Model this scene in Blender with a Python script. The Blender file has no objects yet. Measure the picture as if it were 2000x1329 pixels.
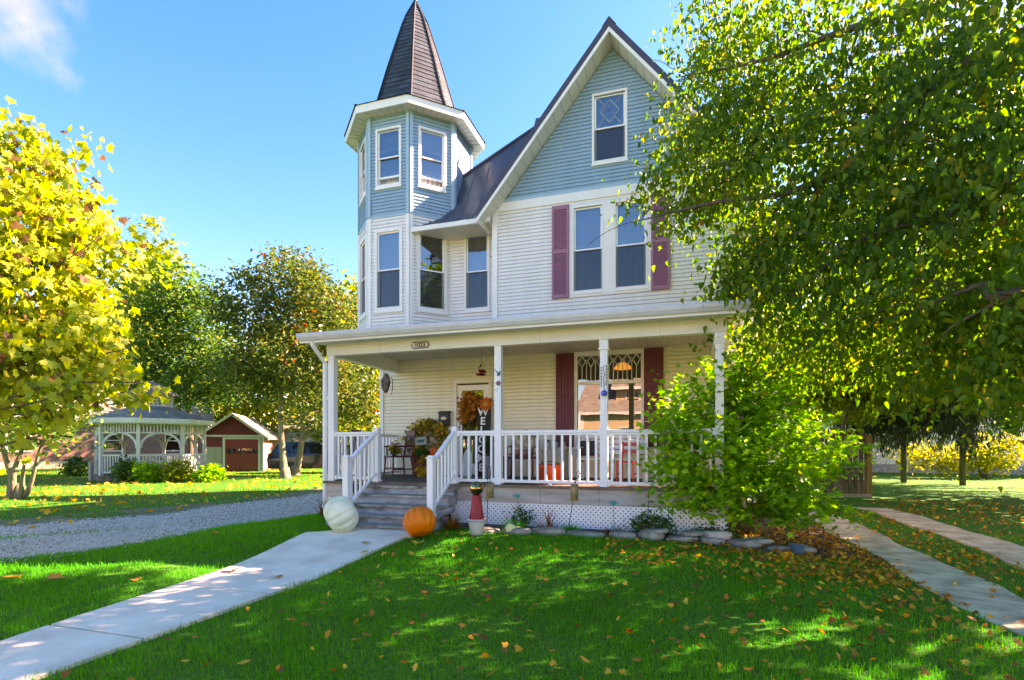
import bpy, bmesh, math, random
import numpy as np
from mathutils import Matrix, Vector, Euler
R = math.radians
rnd = random.Random(7)
rng = np.random.default_rng(11)
sc = bpy.context.scene
col = sc.collection

# ------------------------------------------------------------------ camera
YAW = R(17.6); FPX = 1040.0; HZ = 873.0; CZ = 1.45
cam_d = bpy.data.cameras.new('camera'); cam = bpy.data.objects.new('camera', cam_d); col.objects.link(cam)
cam.location = (0, 0, CZ); cam.rotation_euler = (R(90), 0, YAW)
cam_d.sensor_width = 36; cam_d.lens = 36*FPX/2000; cam_d.shift_y = (HZ-664.5)/2000
cam_d.clip_start = .05; cam_d.clip_end = 3000
sc.camera = cam

# ------------------------------------------------------------------ light
SUN_AZ = R(35)      # from +X towards +Y (behind the house, to its right)
SUN_EL = R(33)
sdir = Vector((math.cos(SUN_EL)*math.cos(SUN_AZ), math.cos(SUN_EL)*math.sin(SUN_AZ), math.sin(SUN_EL)))
sun_d = bpy.data.lights.new('sun', 'SUN'); sun = bpy.data.objects.new('sun', sun_d); col.objects.link(sun)
sun_d.energy = 3.6; sun_d.angle = R(.5); sun_d.color = (1, .93, .80)
sun.rotation_euler = (-sdir).to_track_quat('-Z', 'Y').to_euler()
sun.location = (30, 20, 40)

w = bpy.data.worlds.new('World'); sc.world = w; w.use_nodes = True
nt = w.node_tree; nt.nodes.clear()
N = nt.nodes.new; L = nt.links.new
out = N('ShaderNodeOutputWorld'); bg = N('ShaderNodeBackground'); sky = N('ShaderNodeTexSky')
sky.sky_type = 'NISHITA'; sky.sun_disc = False
sky.sun_elevation = SUN_EL; sky.sun_rotation = math.pi/2 - SUN_AZ
sky.altitude = 300; sky.air_density = 1.0; sky.dust_density = 0.6; sky.ozone_density = 2.0
bg.inputs['Strength'].default_value = .052
# one small white cloud low in the sky to the left
tc = N('ShaderNodeTexCoord'); nz = N('ShaderNodeTexNoise'); nz.inputs['Scale'].default_value = 11; nz.inputs['Detail'].default_value = 6
L(tc.outputs['Generated'], nz.inputs['Vector'])
CLOUD_DIR = Vector((-math.sin(YAW), math.cos(YAW), 0)) + (45-1000)/FPX*Vector((math.cos(YAW), math.sin(YAW), 0)) + Vector((0, 0, (HZ-38)/FPX))
CLOUD_DIR.normalize()
dt = N('ShaderNodeVectorMath'); dt.operation = 'DISTANCE'; dt.inputs[1].default_value = CLOUD_DIR
L(tc.outputs['Generated'], dt.inputs[0])
m1 = N('ShaderNodeMath'); m1.operation = 'MULTIPLY_ADD'; L(nz.outputs['Fac'], m1.inputs[0]); m1.inputs[1].default_value = -.16; L(dt.outputs['Value'], m1.inputs[2])
mr = N('ShaderNodeMapRange'); mr.interpolation_type = 'SMOOTHSTEP'
mr.inputs['From Min'].default_value = -.012; mr.inputs['From Max'].default_value = -.09
L(m1.outputs[0], mr.inputs['Value'])
mx = N('ShaderNodeMixRGB'); L(mr.outputs[0], mx.inputs['Fac'])
hs = N('ShaderNodeHueSaturation'); hs.inputs['Saturation'].default_value = 1.44; hs.inputs['Hue'].default_value = .497
L(sky.outputs[0], hs.inputs['Color']); L(hs.outputs[0], mx.inputs['Color1']); mx.inputs['Color2'].default_value = (1.75, 2.2, 2.3, 1)
L(mx.outputs[0], bg.inputs['Color']); L(bg.outputs[0], out.inputs['Surface'])

sc.view_settings.view_transform = 'Standard'; sc.view_settings.look = 'None'
sc.view_settings.exposure = 3.5; sc.view_settings.gamma = 1
sc.view_settings.use_white_balance = True; sc.view_settings.white_balance_temperature = 9300; sc.view_settings.white_balance_tint = 46
sc.render.engine = 'CYCLES'
sc.cycles.use_denoising = True
sc.cycles.max_bounces = 9; sc.cycles.diffuse_bounces = 6; sc.cycles.glossy_bounces = 3
sc.cycles.transmission_bounces = 4; sc.cycles.transparent_max_bounces = 12
sc.cycles.caustics_reflective = False; sc.cycles.caustics_refractive = False
sc.cycles.sample_clamp_indirect = 6
sc.cycles.film_exposure = 1

# ------------------------------------------------------------------ helpers
_c, _s = math.cos(YAW), math.sin(YAW)
def at(px, py, Y):
    """a pixel measured in the photograph -> the point of the plane Y = const that it shows"""
    u = (px-1000)/FPX; t = Y/(_c+u*_s)
    return Vector((t*(-_s+u*_c), Y, CZ+(HZ-py)/FPX*t))
def ax(px, Y): return at(px, HZ, Y).x
def az(px, py, Y): return at(px, py, Y).z
def gp(px, py, z=0.0):
    """... -> the point of the level ground at height z"""
    u = (px-1000)/FPX; t = (CZ-z)/((py-HZ)/FPX)
    return Vector((t*(-_s+u*_c), t*(_c+u*_s), z))

class MB:
    def __init__(self, M=None):
        self.v = []; self.f = []; self.M = M or Matrix()
    def pts(self, ps, M=None):
        T = self.M @ M if M is not None else self.M
        n = len(self.v)
        self.v += [tuple(T @ Vector(p)) for p in ps]
        return n
    def face(self, ps, M=None):
        n = self.pts(ps, M); self.f.append(tuple(range(n, n+len(ps))))
        return self
    def box(self, x0, x1, y0, y1, z0, z1, M=None):
        n = self.pts([(x0,y0,z0),(x1,y0,z0),(x1,y1,z0),(x0,y1,z0),(x0,y0,z1),(x1,y0,z1),(x1,y1,z1),(x0,y1,z1)], M)
        for q in ((0,3,2,1),(4,5,6,7),(0,1,5,4),(1,2,6,5),(2,3,7,6),(3,0,4,7)): self.f.append(tuple(n+i for i in q))
        return self
    def prism(self, poly, y0, y1, M=None):
        """poly in (x, z), extruded along y"""
        k = len(poly)
        n = self.pts([(p[0], y0, p[1]) for p in poly]+[(p[0], y1, p[1]) for p in poly], M)
        self.f.append(tuple(range(n, n+k))); self.f.append(tuple(range(n+2*k-1, n+k-1, -1)))
        for i in range(k):
            j = (i+1) % k; self.f.append((n+j, n+i, n+k+i, n+k+j))
        return self
    def slab(self, poly, z0, z1, M=None):
        """poly in (x, y), extruded along z"""
        k = len(poly)
        n = self.pts([(p[0], p[1], z0) for p in poly]+[(p[0], p[1], z1) for p in poly], M)
        self.f.append(tuple(range(n+k-1, n-1, -1))); self.f.append(tuple(range(n+k, n+2*k)))
        for i in range(k):
            j = (i+1) % k; self.f.append((n+i, n+j, n+k+j, n+k+i))
        return self
    def tube(self, path, rad, k=8, M=None, caps=True):
        path = [Vector(p) for p in path]
        if not isinstance(rad, (list, tuple)): rad = [rad]*len(path)
        rings = []; up = Vector((0, 0, 1)); prev = None
        for i, p in enumerate(path):
            d = (path[min(i+1, len(path)-1)]-path[max(i-1, 0)])
            if d.length < 1e-9: d = Vector((0, 0, 1))
            d.normalize()
            if prev is None:
                a = d.cross(up if abs(d.z) < .9 else Vector((1, 0, 0))).normalized()
            else:
                a = (prev-d*prev.dot(d))
                a = a.normalized() if a.length > 1e-6 else d.orthogonal().normalized()
            prev = a; b = d.cross(a)
            rings.append(self.pts([p+rad[i]*(math.cos(2*math.pi*j/k)*a+math.sin(2*math.pi*j/k)*b) for j in range(k)], M))
        for r0, r1 in zip(rings, rings[1:]):
            for j in range(k):
                q = (j+1) % k; self.f.append((r0+j, r0+q, r1+q, r1+j))
        if caps:
            self.f.append(tuple(rings[0]+j for j in reversed(range(k)))); self.f.append(tuple(rings[-1]+j for j in range(k)))
        return self
    def lathe(self, prof, k=20, M=None, ang0=0):
        """prof: (radius, z)"""
        rings = [self.pts([(r*math.cos(ang0+2*math.pi*j/k), r*math.sin(ang0+2*math.pi*j/k), z) for j in range(k)], M) for r, z in prof]
        for r0, r1 in zip(rings, rings[1:]):
            for j in range(k):
                q = (j+1) % k; self.f.append((r0+j, r0+q, r1+q, r1+j))
        self.f.append(tuple(rings[0]+j for j in reversed(range(k)))); self.f.append(tuple(rings[-1]+j for j in range(k)))
        return self
    def ball(self, c, r, k=16, m=10, sq=(1, 1, 1), M=None):
        prof = []
        c = Vector(c)
        T = Matrix.Translation(c) @ Matrix.Diagonal((sq[0], sq[1], sq[2], 1))
        if M is not None: T = M @ T
        return self.lathe([(max(r*math.sin(math.pi*i/m), .0005), -r*math.cos(math.pi*i/m)) for i in range(m+1)], k, T)
    def build(self, name, mat, parent=None, smooth=False, world=True, bevel=0):
        me = bpy.data.meshes.new(name); me.from_pydata(self.v, [], self.f); me.update()
        if smooth: me.polygons.foreach_set('use_smooth', [True]*len(me.polygons))
        return link(name, me, mat, parent, world, bevel)

def link(name, me, mat, parent=None, world=True, bevel=0):
    o = bpy.data.objects.new(name, me); col.objects.link(o)
    if mat is not None: me.materials.append(mat)
    if parent is not None:
        o.parent = parent
        if world: o.matrix_parent_inverse = abs_matrix(parent).inverted()
    if bevel:
        b = o.modifiers.new('bevel', 'BEVEL'); b.width = bevel; b.segments = 2; b.limit_method = 'ANGLE'
    return o
def abs_matrix(o):
    m = Matrix.LocRotScale(o.location, o.rotation_euler, o.scale)
    if o.parent is not None: m = abs_matrix(o.parent) @ o.matrix_parent_inverse @ m
    return m

def tag(o, label=None, cat=None, group=None, kind=None):
    if label: o['label'] = label
    if cat: o['category'] = cat
    if group: o['group'] = group
    if kind: o['kind'] = kind
    return o
def thing(name, label, cat, loc=(0, 0, 0), rz=0, group=None):
    o = bpy.data.objects.new(name, None); col.objects.link(o)
    o.location = loc; o.rotation_euler = (0, 0, rz); o.empty_display_size = .2
    return tag(o, label, cat, group)
def copy_tree(o, parent=None):
    c = o.copy(); col.objects.link(c)
    if parent is not None: c.parent = parent
    for ch in list(o.children): copy_tree(ch, c)
    return c
def rotz(x, y, a, z=0): return Matrix.Translation((x, y, z)) @ Matrix.Rotation(a, 4, 'Z')

# ------------------------------------------------------------------ materials
def mat(name, c, rough=.6, var=.12, scale=6.0, bump=0.0, bscale=None, spec=.4, metal=0.0, c2=None, hue=0, coords='Object', stretch=(1, 1, 1), emit=0, sheen=0):
    m = bpy.data.materials.new(name); m.use_nodes = True
    n = m.node_tree; p = n.nodes['Principled BSDF']
    p.inputs['Roughness'].default_value = rough; p.inputs['Metallic'].default_value = metal
    p.inputs['Specular IOR Level'].default_value = spec
    t = n.nodes.new('ShaderNodeTexCoord'); mp = n.nodes.new('ShaderNodeMapping'); mp.inputs['Scale'].default_value = stretch
    n.links.new(t.outputs[coords], mp.inputs['Vector'])
    z = n.nodes.new('ShaderNodeTexNoise'); z.inputs['Scale'].default_value = scale; z.inputs['Detail'].default_value = 6; z.inputs['Roughness'].default_value = .6
    n.links.new(mp.outputs[0], z.inputs['Vector'])
    r = n.nodes.new('ShaderNodeValToRGB')
    a = [max(0, x*(1-var)) for x in c]; b = [min(1, x*(1+var)) for x in (c2 or c)]
    r.color_ramp.elements[0].color = (*a, 1); r.color_ramp.elements[1].color = (*b, 1)
    r.color_ramp.elements[0].position = .3; r.color_ramp.elements[1].position = .7
    n.links.new(z.outputs['Fac'], r.inputs['Fac']); n.links.new(r.outputs[0], p.inputs['Base Color'])
    if emit:
        p.inputs['Emission Color'].default_value = (*c, 1); p.inputs['Emission Strength'].default_value = emit
    if bump:
        z2 = n.nodes.new('ShaderNodeTexNoise'); z2.inputs['Scale'].default_value = bscale or scale*4; z2.inputs['Detail'].default_value = 5
        n.links.new(mp.outputs[0], z2.inputs['Vector'])
        bu = n.nodes.new('ShaderNodeBump'); bu.inputs['Strength'].default_value = bump; bu.inputs['Distance'].default_value = .02
        n.links.new(z2.outputs['Fac'], bu.inputs['Height']); n.links.new(bu.outputs[0], p.inputs['Normal'])
    return m

def leaf_mat(name, ramp, trans=.45, rough=.5, gloss=.25):
    """colour picked per leaf from the mesh attribute 'tint'; thin leaves let light through"""
    m = bpy.data.materials.new(name); m.use_nodes = True
    n = m.node_tree; n.nodes.clear(); NN = n.nodes.new; LL = n.links.new
    o = NN('ShaderNodeOutputMaterial'); a = NN('ShaderNodeAttribute'); a.attribute_name = 'tint'
    r = NN('ShaderNodeValToRGB')
    while len(r.color_ramp.elements) > 1: r.color_ramp.elements.remove(r.color_ramp.elements[-1])
    for i, (p, c) in enumerate(ramp):
        e = r.color_ramp.elements[0] if i == 0 else r.color_ramp.elements.new(p)
        e.position = p; e.color = (*c, 1)
    LL(a.outputs['Fac'], r.inputs['Fac'])
    d = NN('ShaderNodeBsdfPrincipled'); d.inputs['Roughness'].default_value = rough; d.inputs['Specular IOR Level'].default_value = gloss
    LL(r.outputs[0], d.inputs['Base Color'])
    h = NN('ShaderNodeHueSaturation'); h.inputs['Saturation'].default_value = 1.1; h.inputs['Value'].default_value = 1.7
    LL(r.outputs[0], h.inputs['Color'])
    t = NN('ShaderNodeBsdfTranslucent'); LL(h.outputs[0], t.inputs['Color'])
    mx = NN('ShaderNodeMixShader'); mx.inputs[0].default_value = trans
    LL(d.outputs[0], mx.inputs[1]); LL(t.outputs[0], mx.inputs[2]); LL(mx.outputs[0], o.inputs['Surface'])
    return m

def glass_mat(name, tint=(.55, .62, .70), ior=3.2, rough=.0, wav=.05):
    m = bpy.data.materials.new(name); m.use_nodes = True
    n = m.node_tree; n.nodes.clear(); NN = n.nodes.new; LL = n.links.new
    o = NN('ShaderNodeOutputMaterial'); f = NN('ShaderNodeFresnel'); f.inputs['IOR'].default_value = ior
    t = NN('ShaderNodeBsdfTransparent'); t.inputs['Color'].default_value = (*tint, 1)
    g = NN('ShaderNodeBsdfGlossy'); g.inputs['Roughness'].default_value = rough
    # old panes are never quite flat
    z = NN('ShaderNodeTexNoise'); z.inputs['Scale'].default_value = 1.6; tc = NN('ShaderNodeTexCoord'); LL(tc.outputs['Object'], z.inputs['Vector'])
    b = NN('ShaderNodeBump'); b.inputs['Strength'].default_value = wav; b.inputs['Distance'].default_value = .1
    LL(z.outputs['Fac'], b.inputs['Height']); LL(b.outputs[0], g.inputs['Normal'])
    mx = NN('ShaderNodeMixShader'); LL(f.outputs[0], mx.inputs[0]); LL(t.outputs[0], mx.inputs[1]); LL(g.outputs[0], mx.inputs[2])
    LL(mx.outputs[0], o.inputs['Surface'])
    return m
def screen_mat(name):
    m = bpy.data.materials.new(name); m.use_nodes = True
    n = m.node_tree; n.nodes.clear(); NN = n.nodes.new; LL = n.links.new
    o = NN('ShaderNodeOutputMaterial'); t = NN('ShaderNodeBsdfTransparent'); d = NN('ShaderNodeBsdfDiffuse'); d.inputs['Color'].default_value = (.05, .055, .065, 1)
    mx = NN('ShaderNodeMixShader'); mx.inputs[0].default_value = .5; LL(t.outputs[0], mx.inputs[1]); LL(d.outputs[0], mx.inputs[2]); LL(mx.outputs[0], o.inputs['Surface'])
    return m

def shingle_mat(name, c, c2, sx=.3, sz=.14):
    m = bpy.data.materials.new(name); m.use_nodes = True
    n = m.node_tree; p = n.nodes['Principled BSDF']; p.inputs['Roughness'].default_value = .85
    t = n.nodes.new('ShaderNodeTexCoord')
    b = n.nodes.new('ShaderNodeTexBrick'); b.inputs['Scale'].default_value = 1
    b.inputs['Brick Width'].default_value = sx; b.inputs['Row Height'].default_value = sz; b.inputs['Mortar Size'].default_value = .008
    b.inputs['Color1'].default_value = (*c, 1); b.inputs['Color2'].default_value = (*c2, 1); b.inputs['Mortar'].default_value = (c[0]*.3, c[1]*.3, c[2]*.3, 1)
    n.links.new(t.outputs['UV'], b.inputs['Vector'])
    z = n.nodes.new('ShaderNodeTexNoise'); z.inputs['Scale'].default_value = 2.2; z.inputs['Detail'].default_value = 8
    n.links.new(t.outputs['Object'], z.inputs['Vector'])
    mx = n.nodes.new('ShaderNodeMixRGB'); mx.blend_type = 'MULTIPLY'; mx.inputs[0].default_value = .7
    rr = n.nodes.new('ShaderNodeValToRGB'); rr.color_ramp.elements[0].position = .3; rr.color_ramp.elements[0].color = (.45, .45, .45, 1); rr.color_ramp.elements[1].position = .7; rr.color_ramp.elements[1].color = (1.2, 1.2, 1.2, 1)
    n.links.new(z.outputs['Fac'], rr.inputs[0]); n.links.new(b.outputs['Color'], mx.inputs[1]); n.links.new(rr.outputs[0], mx.inputs[2]); n.links.new(mx.outputs[0], p.inputs['Base Color'])
    bu = n.nodes.new('ShaderNodeBump'); bu.inputs['Strength'].default_value = .6; bu.inputs['Distance'].default_value = .02
    n.links.new(b.outputs['Fac'], bu.inputs['Height']); bu.invert = True; n.links.new(bu.outputs[0], p.inputs['Normal'])
    return m
def brick_mat(name, c, c2, mortar=(.4, .37, .33), bw=.22, bh=.075):
    m = shingle_mat(name, c, c2, bw, bh)
    for nd in m.node_tree.nodes:
        if nd.type == 'TEX_BRICK': nd.inputs['Mortar'].default_value = (*mortar, 1)
    return m

def uv_box(o):
    """metre UVs: u along the horizontal direction of each face, v up its slope"""
    me = o.data; uv = me.uv_layers.new(name='UVMap')
    for p in me.polygons:
        nrm = p.normal; h = Vector((-nrm.y, nrm.x, 0))
        h = h.normalized() if h.length > 1e-4 else Vector((1, 0, 0))
        s = nrm.cross(h)
        if s.z < 0: s = -s
        for li in p.loop_indices:
            co = me.vertices[me.loops[li].vertex_index].co
            uv.data[li].uv = (co.dot(h), co.dot(s))
    return o

M = {}
M['white'] = mat('white_siding', (.74, .71, .69), .45, .055, 2.2, stretch=(2.2, 2.2, .35))
M['cream'] = mat('porch_lit_white_siding', (.80, .745, .60), .45, .05, 2.2, stretch=(2.2, 2.2, .35))  # white siding again, with the porch's warm brightness put into its colour
M['trim'] = mat('white_trim', (.76, .74, .72), .4, .04, 3)
M['vinyl'] = mat('white_vinyl', (.80, .80, .82), .32, .03, 3)
M['soffit'] = mat('soffit_panel', (.62, .60, .54), .5, .05, 3)
M['blue'] = mat('blue_siding', (.205, .37, .48), .5, .07, 2.2, stretch=(2.2, 2.2, .35))
M['blue_trim'] = mat('blue_corner_trim', (.26, .44, .55), .5, .05, 2)
M['metal'] = mat('dark_metal_roof', (.055, .072, .100), .36, .15, 2, spec=.6, metal=.2)
M['rake'] = mat('dark_rake_trim', (.055, .048, .075), .4, .1, 3)
M['maroon'] = mat('maroon_paint', (.14, .018, .035), .5, .1, 5)
M['mauve'] = mat('mauve_shutter_paint', (.35, .135, .205), .5, .08, 5)
M['shingle'] = shingle_mat('tower_shingle', (.020, .038, .054), (.044, .070, .098), .26, .13)
M['porch_shingle'] = shingle_mat('porch_shingle', (.10, .09, .09), (.14, .13, .12), .3, .14)
M['glass'] = glass_mat('window_glass')
M['mirror_glass'] = glass_mat('coated_window_glass', (.8, .82, .8), 3.2, wav=.008)
M['screen'] = screen_mat('insect_screen')
M['curtain'] = mat('sheer_curtain', (.62, .64, .70), .8, .06, 4)
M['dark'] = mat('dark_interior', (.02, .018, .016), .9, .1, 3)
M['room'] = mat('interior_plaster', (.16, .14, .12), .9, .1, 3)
M['deck'] = mat('weathered_deck_boards', (.17, .115, .08), .75, .35, 3, .3, 30, stretch=(1, 8, 1))
M['skirt'] = mat('weathered_skirt_board', (.40, .33, .28), .75, .25, 1.3, .15, 20, stretch=(1, 1, 7), c2=(.46, .40, .36))
M['step'] = mat('peeling_grey_step_paint', (.17, .165, .145), .75, .35, 2.6, .25, 25, c2=(.34, .37, .42), stretch=(1, 1, 2.5))
M['tread'] = mat('worn_tread_wood', (.15, .12, .085), .8, .4, 5, .3, 25, c2=(.34, .31, .27), stretch=(1, 5, 1))
M['concrete'] = mat('walk_concrete', (.66, .555, .43), .85, .10, 2.0, .2, 70, c2=(.80, .69, .55))
M['old_concrete'] = mat('old_strip_concrete', (.36, .28, .165), .9, .3, 3, .25, 40, c2=(.56, .46, .30))
M['bark'] = mat('grey_brown_bark', (.10, .075, .05), .9, .4, 9, .8, 22, stretch=(1, 1, .3))
M['pale_bark'] = mat('pale_brown_bark', (.20, .155, .10), .9, .35, 9, .8, 22, stretch=(1, 1, .3))
M['black'] = mat('black_metal', (.02, .02, .02), .4, .1, 5)
M['rust'] = mat('rusty_metal', (.16, .06, .025), .7, .5, 14, .3, 30, c2=(.35, .25, .10))
# ================================================================== THE HOUSE
YF = 11.2            # main front wall
YP = 8.72            # porch front (posts, rails)
DK = .80             # deck height
house = thing('house', 'white Victorian house with blue gable, corner turret and full front porch', 'house', (-2.8, YF, 0))
FM = Matrix.Translation((0, YF, 0))            # local x = world X, local y = inwards

def siding(mb, T, s0, s1, z0, z1, holes=(), course=.080, lim=None, lap=.017, gap=.0055):
    """real clapboards: every course leans out at its foot and has a lip"""
    n = max(1, round((z1-z0)/course)); h = (z1-z0)/n
    for i in range(n):
        a, b = z0+i*h, z0+(i+1)*h; mid = (a+b)/2
        iv = [(s0, s1)]
        for (hs0, hs1, hz0, hz1) in holes:
            if hz0 < mid < hz1:
                nw = []
                for (p, q) in iv:
                    if hs1 <= p or hs0 >= q: nw.append((p, q)); continue
                    if hs0 > p: nw.append((p, hs0))
                    if hs1 < q: nw.append((hs1, q))
                iv = nw
        for (p, q) in iv:
            pa, qa, pb, qb = p, q, p, q
            if lim:
                la, lb = lim(a), lim(b)
                pa, qa = max(p, la[0]), min(q, la[1]); pb, qb = max(p, lb[0]), min(q, lb[1])
                if qa <= pa: continue
                if qb <= pb: pb = qb = (max(p, min(q, (pb+qb)/2)))
            g_ = a+gap
            mb.face([(pa, -lap, g_), (qa, -lap, g_), (qb, -.001, b), (pb, -.001, b)], T)
            mb.face([(pa, .035, g_), (qa, .035, g_), (qa, -lap, g_), (pa, -lap, g_)], T)
            mb.face([(pa, .035, a), (qa, .035, a), (qa, .035, g_), (pa, .035, g_)], T); mb.face([(pa, -.001, a), (qa, -.001, a), (qa, .035, a), (pa, .035, a)], T)
    return mb

def ring(mb, T, s0, s1, z0, z1, wd, y0, y1, wb=None):
    """a rectangular frame around the opening s0..s1, z0..z1"""
    wb = wd if wb is None else wb
    mb.box(s0-wd, s0, y0, y1, z0-wb, z1+wd, T); mb.box(s1, s1+wd, y0, y1, z0-wb, z1+wd, T)
    mb.box(s0, s1, y0, y1, z1, z1+wd, T); mb.box(s0, s1, y0, y1, z0-wb, z0, T)
    return mb

def curtain(T, s0, s1, z0, z1, y, m, parent, amp=.018, per=.11, name='curtain'):
    mb = MB(); n = max(6, int((s1-s0)/.025)); ph = rnd.random()*6
    a = [(s0+(s1-s0)*i/n, y+amp*math.sin(ph+2*math.pi*(s0+(s1-s0)*i/n)/per)+.5*amp*math.sin(ph*2+4.1*i/n*9)) for i in range(n+1)]
    for (p, q) in zip(a, a[1:]): mb.face([(p[0], p[1], z0), (q[0], q[1], z0), (q[0], q[1], z1), (p[0], p[1], z1)], T)
    return mb.build(name, m, parent, smooth=True)

def window(T, s0, s1, z0, z1, trim=.07, trim_m='trim', meet=.5, curt=None, screen=True, raised=0, bottom=None, label=None, sash_m='vinyl'):
    """double-hung window in the opening; returns the casing (the part) with its sub-parts"""
    cs = MB(); ring(cs, T, s0, s1, z0, z1, trim, -.036, .06, bottom or trim)
    wn = cs.build('window', M[trim_m], house, bevel=.004)
    if label: wn['label'] = label
    sl = MB().box(s0-trim-.015, s1+trim+.015, -.05, .02, z0-(bottom or trim)-.03, z0-(bottom or trim), T); sl.build('sill', M['trim'], wn)
    zm = z0+(z1-z0)*meet; fr = .035
    up = MB(); ring(up, T, s0+fr, s1-fr, zm+.015, z1-fr, fr, .012, .040, .03); up.build('upper_sash', M[sash_m], wn)
    lo = MB(); dz = raised; ring(lo, T, s0+fr, s1-fr, z0+fr+dz, zm-.012+dz, fr, .044, .072, .045); lo.build('lower_sash', M[sash_m], wn)
    MB().face([(s0, .028, zm), (s1, .028, zm), (s1, .028, z1), (s0, .028, z1)], T).build('pane', M['glass'], wn)
    MB().face([(s0, .058, z0+dz), (s1, .058, z0+dz), (s1, .058, zm+dz), (s0, .058, zm+dz)], T).build('pane', M['glass'], wn)
    if screen: MB().face([(s0, .018, z0), (s1, .018, z0), (s1, .018, zm), (s0, .018, zm)], T).build('insect_screen', M['screen'], wn)
    jb = MB(); ring(jb, T, s0, s1, z0, z1, .012, .06, .16); jb.build('jamb', M['trim'], wn)
    if curt: curtain(T, s0-.05, s1+.05, z0-.05, z1+.05, .19, M[curt], wn)
    return wn

# --- openings measured from the photograph
def rect(px0, px1, py0, py1, Y):
    xm = (px0+px1)/2
    return (ax(px0, Y), ax(px1, Y), az(xm, py1, Y), az(xm, py0, Y))
WL = rect(1121, 1176, 402, 570, YF); WR = rect(1203, 1262, 396, 561, YF)
zt = (WL[3]+WR[3])/2; zb = (WL[2]+WR[2])/2
WL = (WL[0], WL[1], zb, zt); WR = (WR[0], WR[1], zb, zt)
GW = rect(1161, 1221, 184, 312, YF)
DOOR = (ax(893, YF), ax(955, YF), DK+.02, az(925, 748, YF))
PW = (ax(1128, YF), ax(1252, YF), 1.50, az(1190, 692, YF))
XL0, XL, XR = -6.83, -3.97, 1.23
ZT = 6.90            # white / blue border
AP = (-1.37, 10.0); SL = 1.22
def rake_lim(z):
    d = (9.74-z)/SL
    return (AP[0]-d, AP[0]+d)
fw = MB(); siding(fw, FM, XL, XR, 3.5, ZT, [WL, WR])
fw.build('front_wall', M['white'], house)
pw = MB(); siding(pw, FM, XL0, XR, DK, 3.52, [DOOR, PW], course=.080, lap=.020, gap=.007); pw.build('porch_wall', M['cream'], house)
gw = MB(); siding(gw, FM, XL-.6, XR+.6, ZT, 9.74, [GW], lim=rake_lim); gw.build('gable_wall', M['blue'], house)
tb = MB().box(XL-.02, XR+.02, -.03, .02, ZT-.05, ZT+.012, FM).build('band_trim', M['blue_trim'], house)
tb = MB().box(XL-.02, XR+.02, -.034, .02, ZT-.24, ZT-.053, FM).build('frieze_board', M['trim'], house)
ct = MB().box(XL-.012, XL+.085, -.036, .02, 3.5, ZT-.242, FM); ct.box(XL-.036, XL-.012, -.036, .09, 3.5, ZT-.242, FM); ct.build('corner_board', M['trim'], house)
ct = MB().box(XR-.085, XR+.012, -.036, .02, 3.53, ZT-.242, FM); ct.box(XR+.012, XR+.028, -.036, .09, DK, ZT-.242, FM); ct.build('corner_board', M['trim'], house)
ct = MB().box(XR-.085, XR+.012, -.040, .02, DK, 3.50, FM); ct.build('corner_board', M['cream'], house)
ct = MB().box(XL0-.01, XL0+.07, -.040, .02, DK, 3.30, FM); ct.box(XL0-.03, XL0-.01, -.036, .09, DK, 3.30, FM); ct.build('corner_board', M['trim'], house)
# side and back walls (closed shell)
SBACK = 19.0
sw = MB(); siding(sw, rotz(XR, YF, R(90)), 0, SBACK-YF, .1, ZT, course=.105); sw.build('side_wall', M['white'], house)
sw = MB(); siding(sw, rotz(XL0, SBACK, R(-90)), 0, SBACK-YF, .1, ZT-.5); sw.build('side_wall', M['white'], house)
sw = MB(); siding(sw, rotz(XL, SBACK, R(-90)), 0, SBACK-YF-.0, 3.9, ZT+.3); sw.build('side_wall', M['white'], house)
bw = MB().box(XL0, XR, SBACK, SBACK+.1, 0, 6.9); bw.prism([(XL, 6.9), (XR, 6.9), (AP[0], 9.9)], SBACK, SBACK+.1); bw.build('back_wall', M['white'], house)
MB().box(XL0+.02, XR-.02, YF+.02, SBACK, .02, DK).build('foundation', M['old_concrete'], house)
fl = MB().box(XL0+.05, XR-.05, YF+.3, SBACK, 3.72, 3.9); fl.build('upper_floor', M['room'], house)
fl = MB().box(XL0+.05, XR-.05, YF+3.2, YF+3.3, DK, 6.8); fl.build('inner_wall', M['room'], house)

# --- main windows
trimc = MB()
ring(trimc, FM, WL[0]-.03, WR[1]+.03, zb, zt, .07, -.030, .02, .11)
trimc.box(WL[1]+.03, WR[0]-.03, -.030, .02, zb, zt, FM)
trimc.build('window_surround', M['trim'], house, bevel=.004)
window(FM, *WL, trim=.03, curt='curtain'); window(FM, *WR, trim=.03, curt='curtain')
g = window(FM, *GW, trim=.05, curt='curtain', screen=True, bottom=.07)
# leaded diamond in the gable window's upper sash
ld = MB(); xm = (GW[0]+GW[1])/2; zc2 = GW[2]+(GW[3]-GW[2])*.75; rx = (GW[1]-GW[0])/2-.07; rz_ = (GW[3]-GW[2])/4-.05
def bar(mb, T, p, q, wd=.016, y0=.018, y1=.032):
    p, q = Vector((p[0], 0, p[1])), Vector((q[0], 0, q[1])); d = (q-p); n_ = Vector((-d.z, 0, d.x)).normalized()*wd/2
    mb.prism([((p+n_).x, (p+n_).z), ((p-n_).x, (p-n_).z), ((q-n_).x, (q-n_).z), ((q+n_).x, (q+n_).z)], y0, y1, T)
for sx in (-1, 1):
    for sz in (-1, 1):
        bar(ld, FM, (xm+sx*rx*.78, zc2), (xm, zc2+sz*rz_*.85))
        bar(ld, FM, (xm+sx*rx*.39, zc2+sz*rz_*.42), (xm+sx*rx*1.05, zc2+sz*rz_*1.08))
ld.build('leaded_bars', mat('lead_came', (.30, .32, .33), .5), g)
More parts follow.
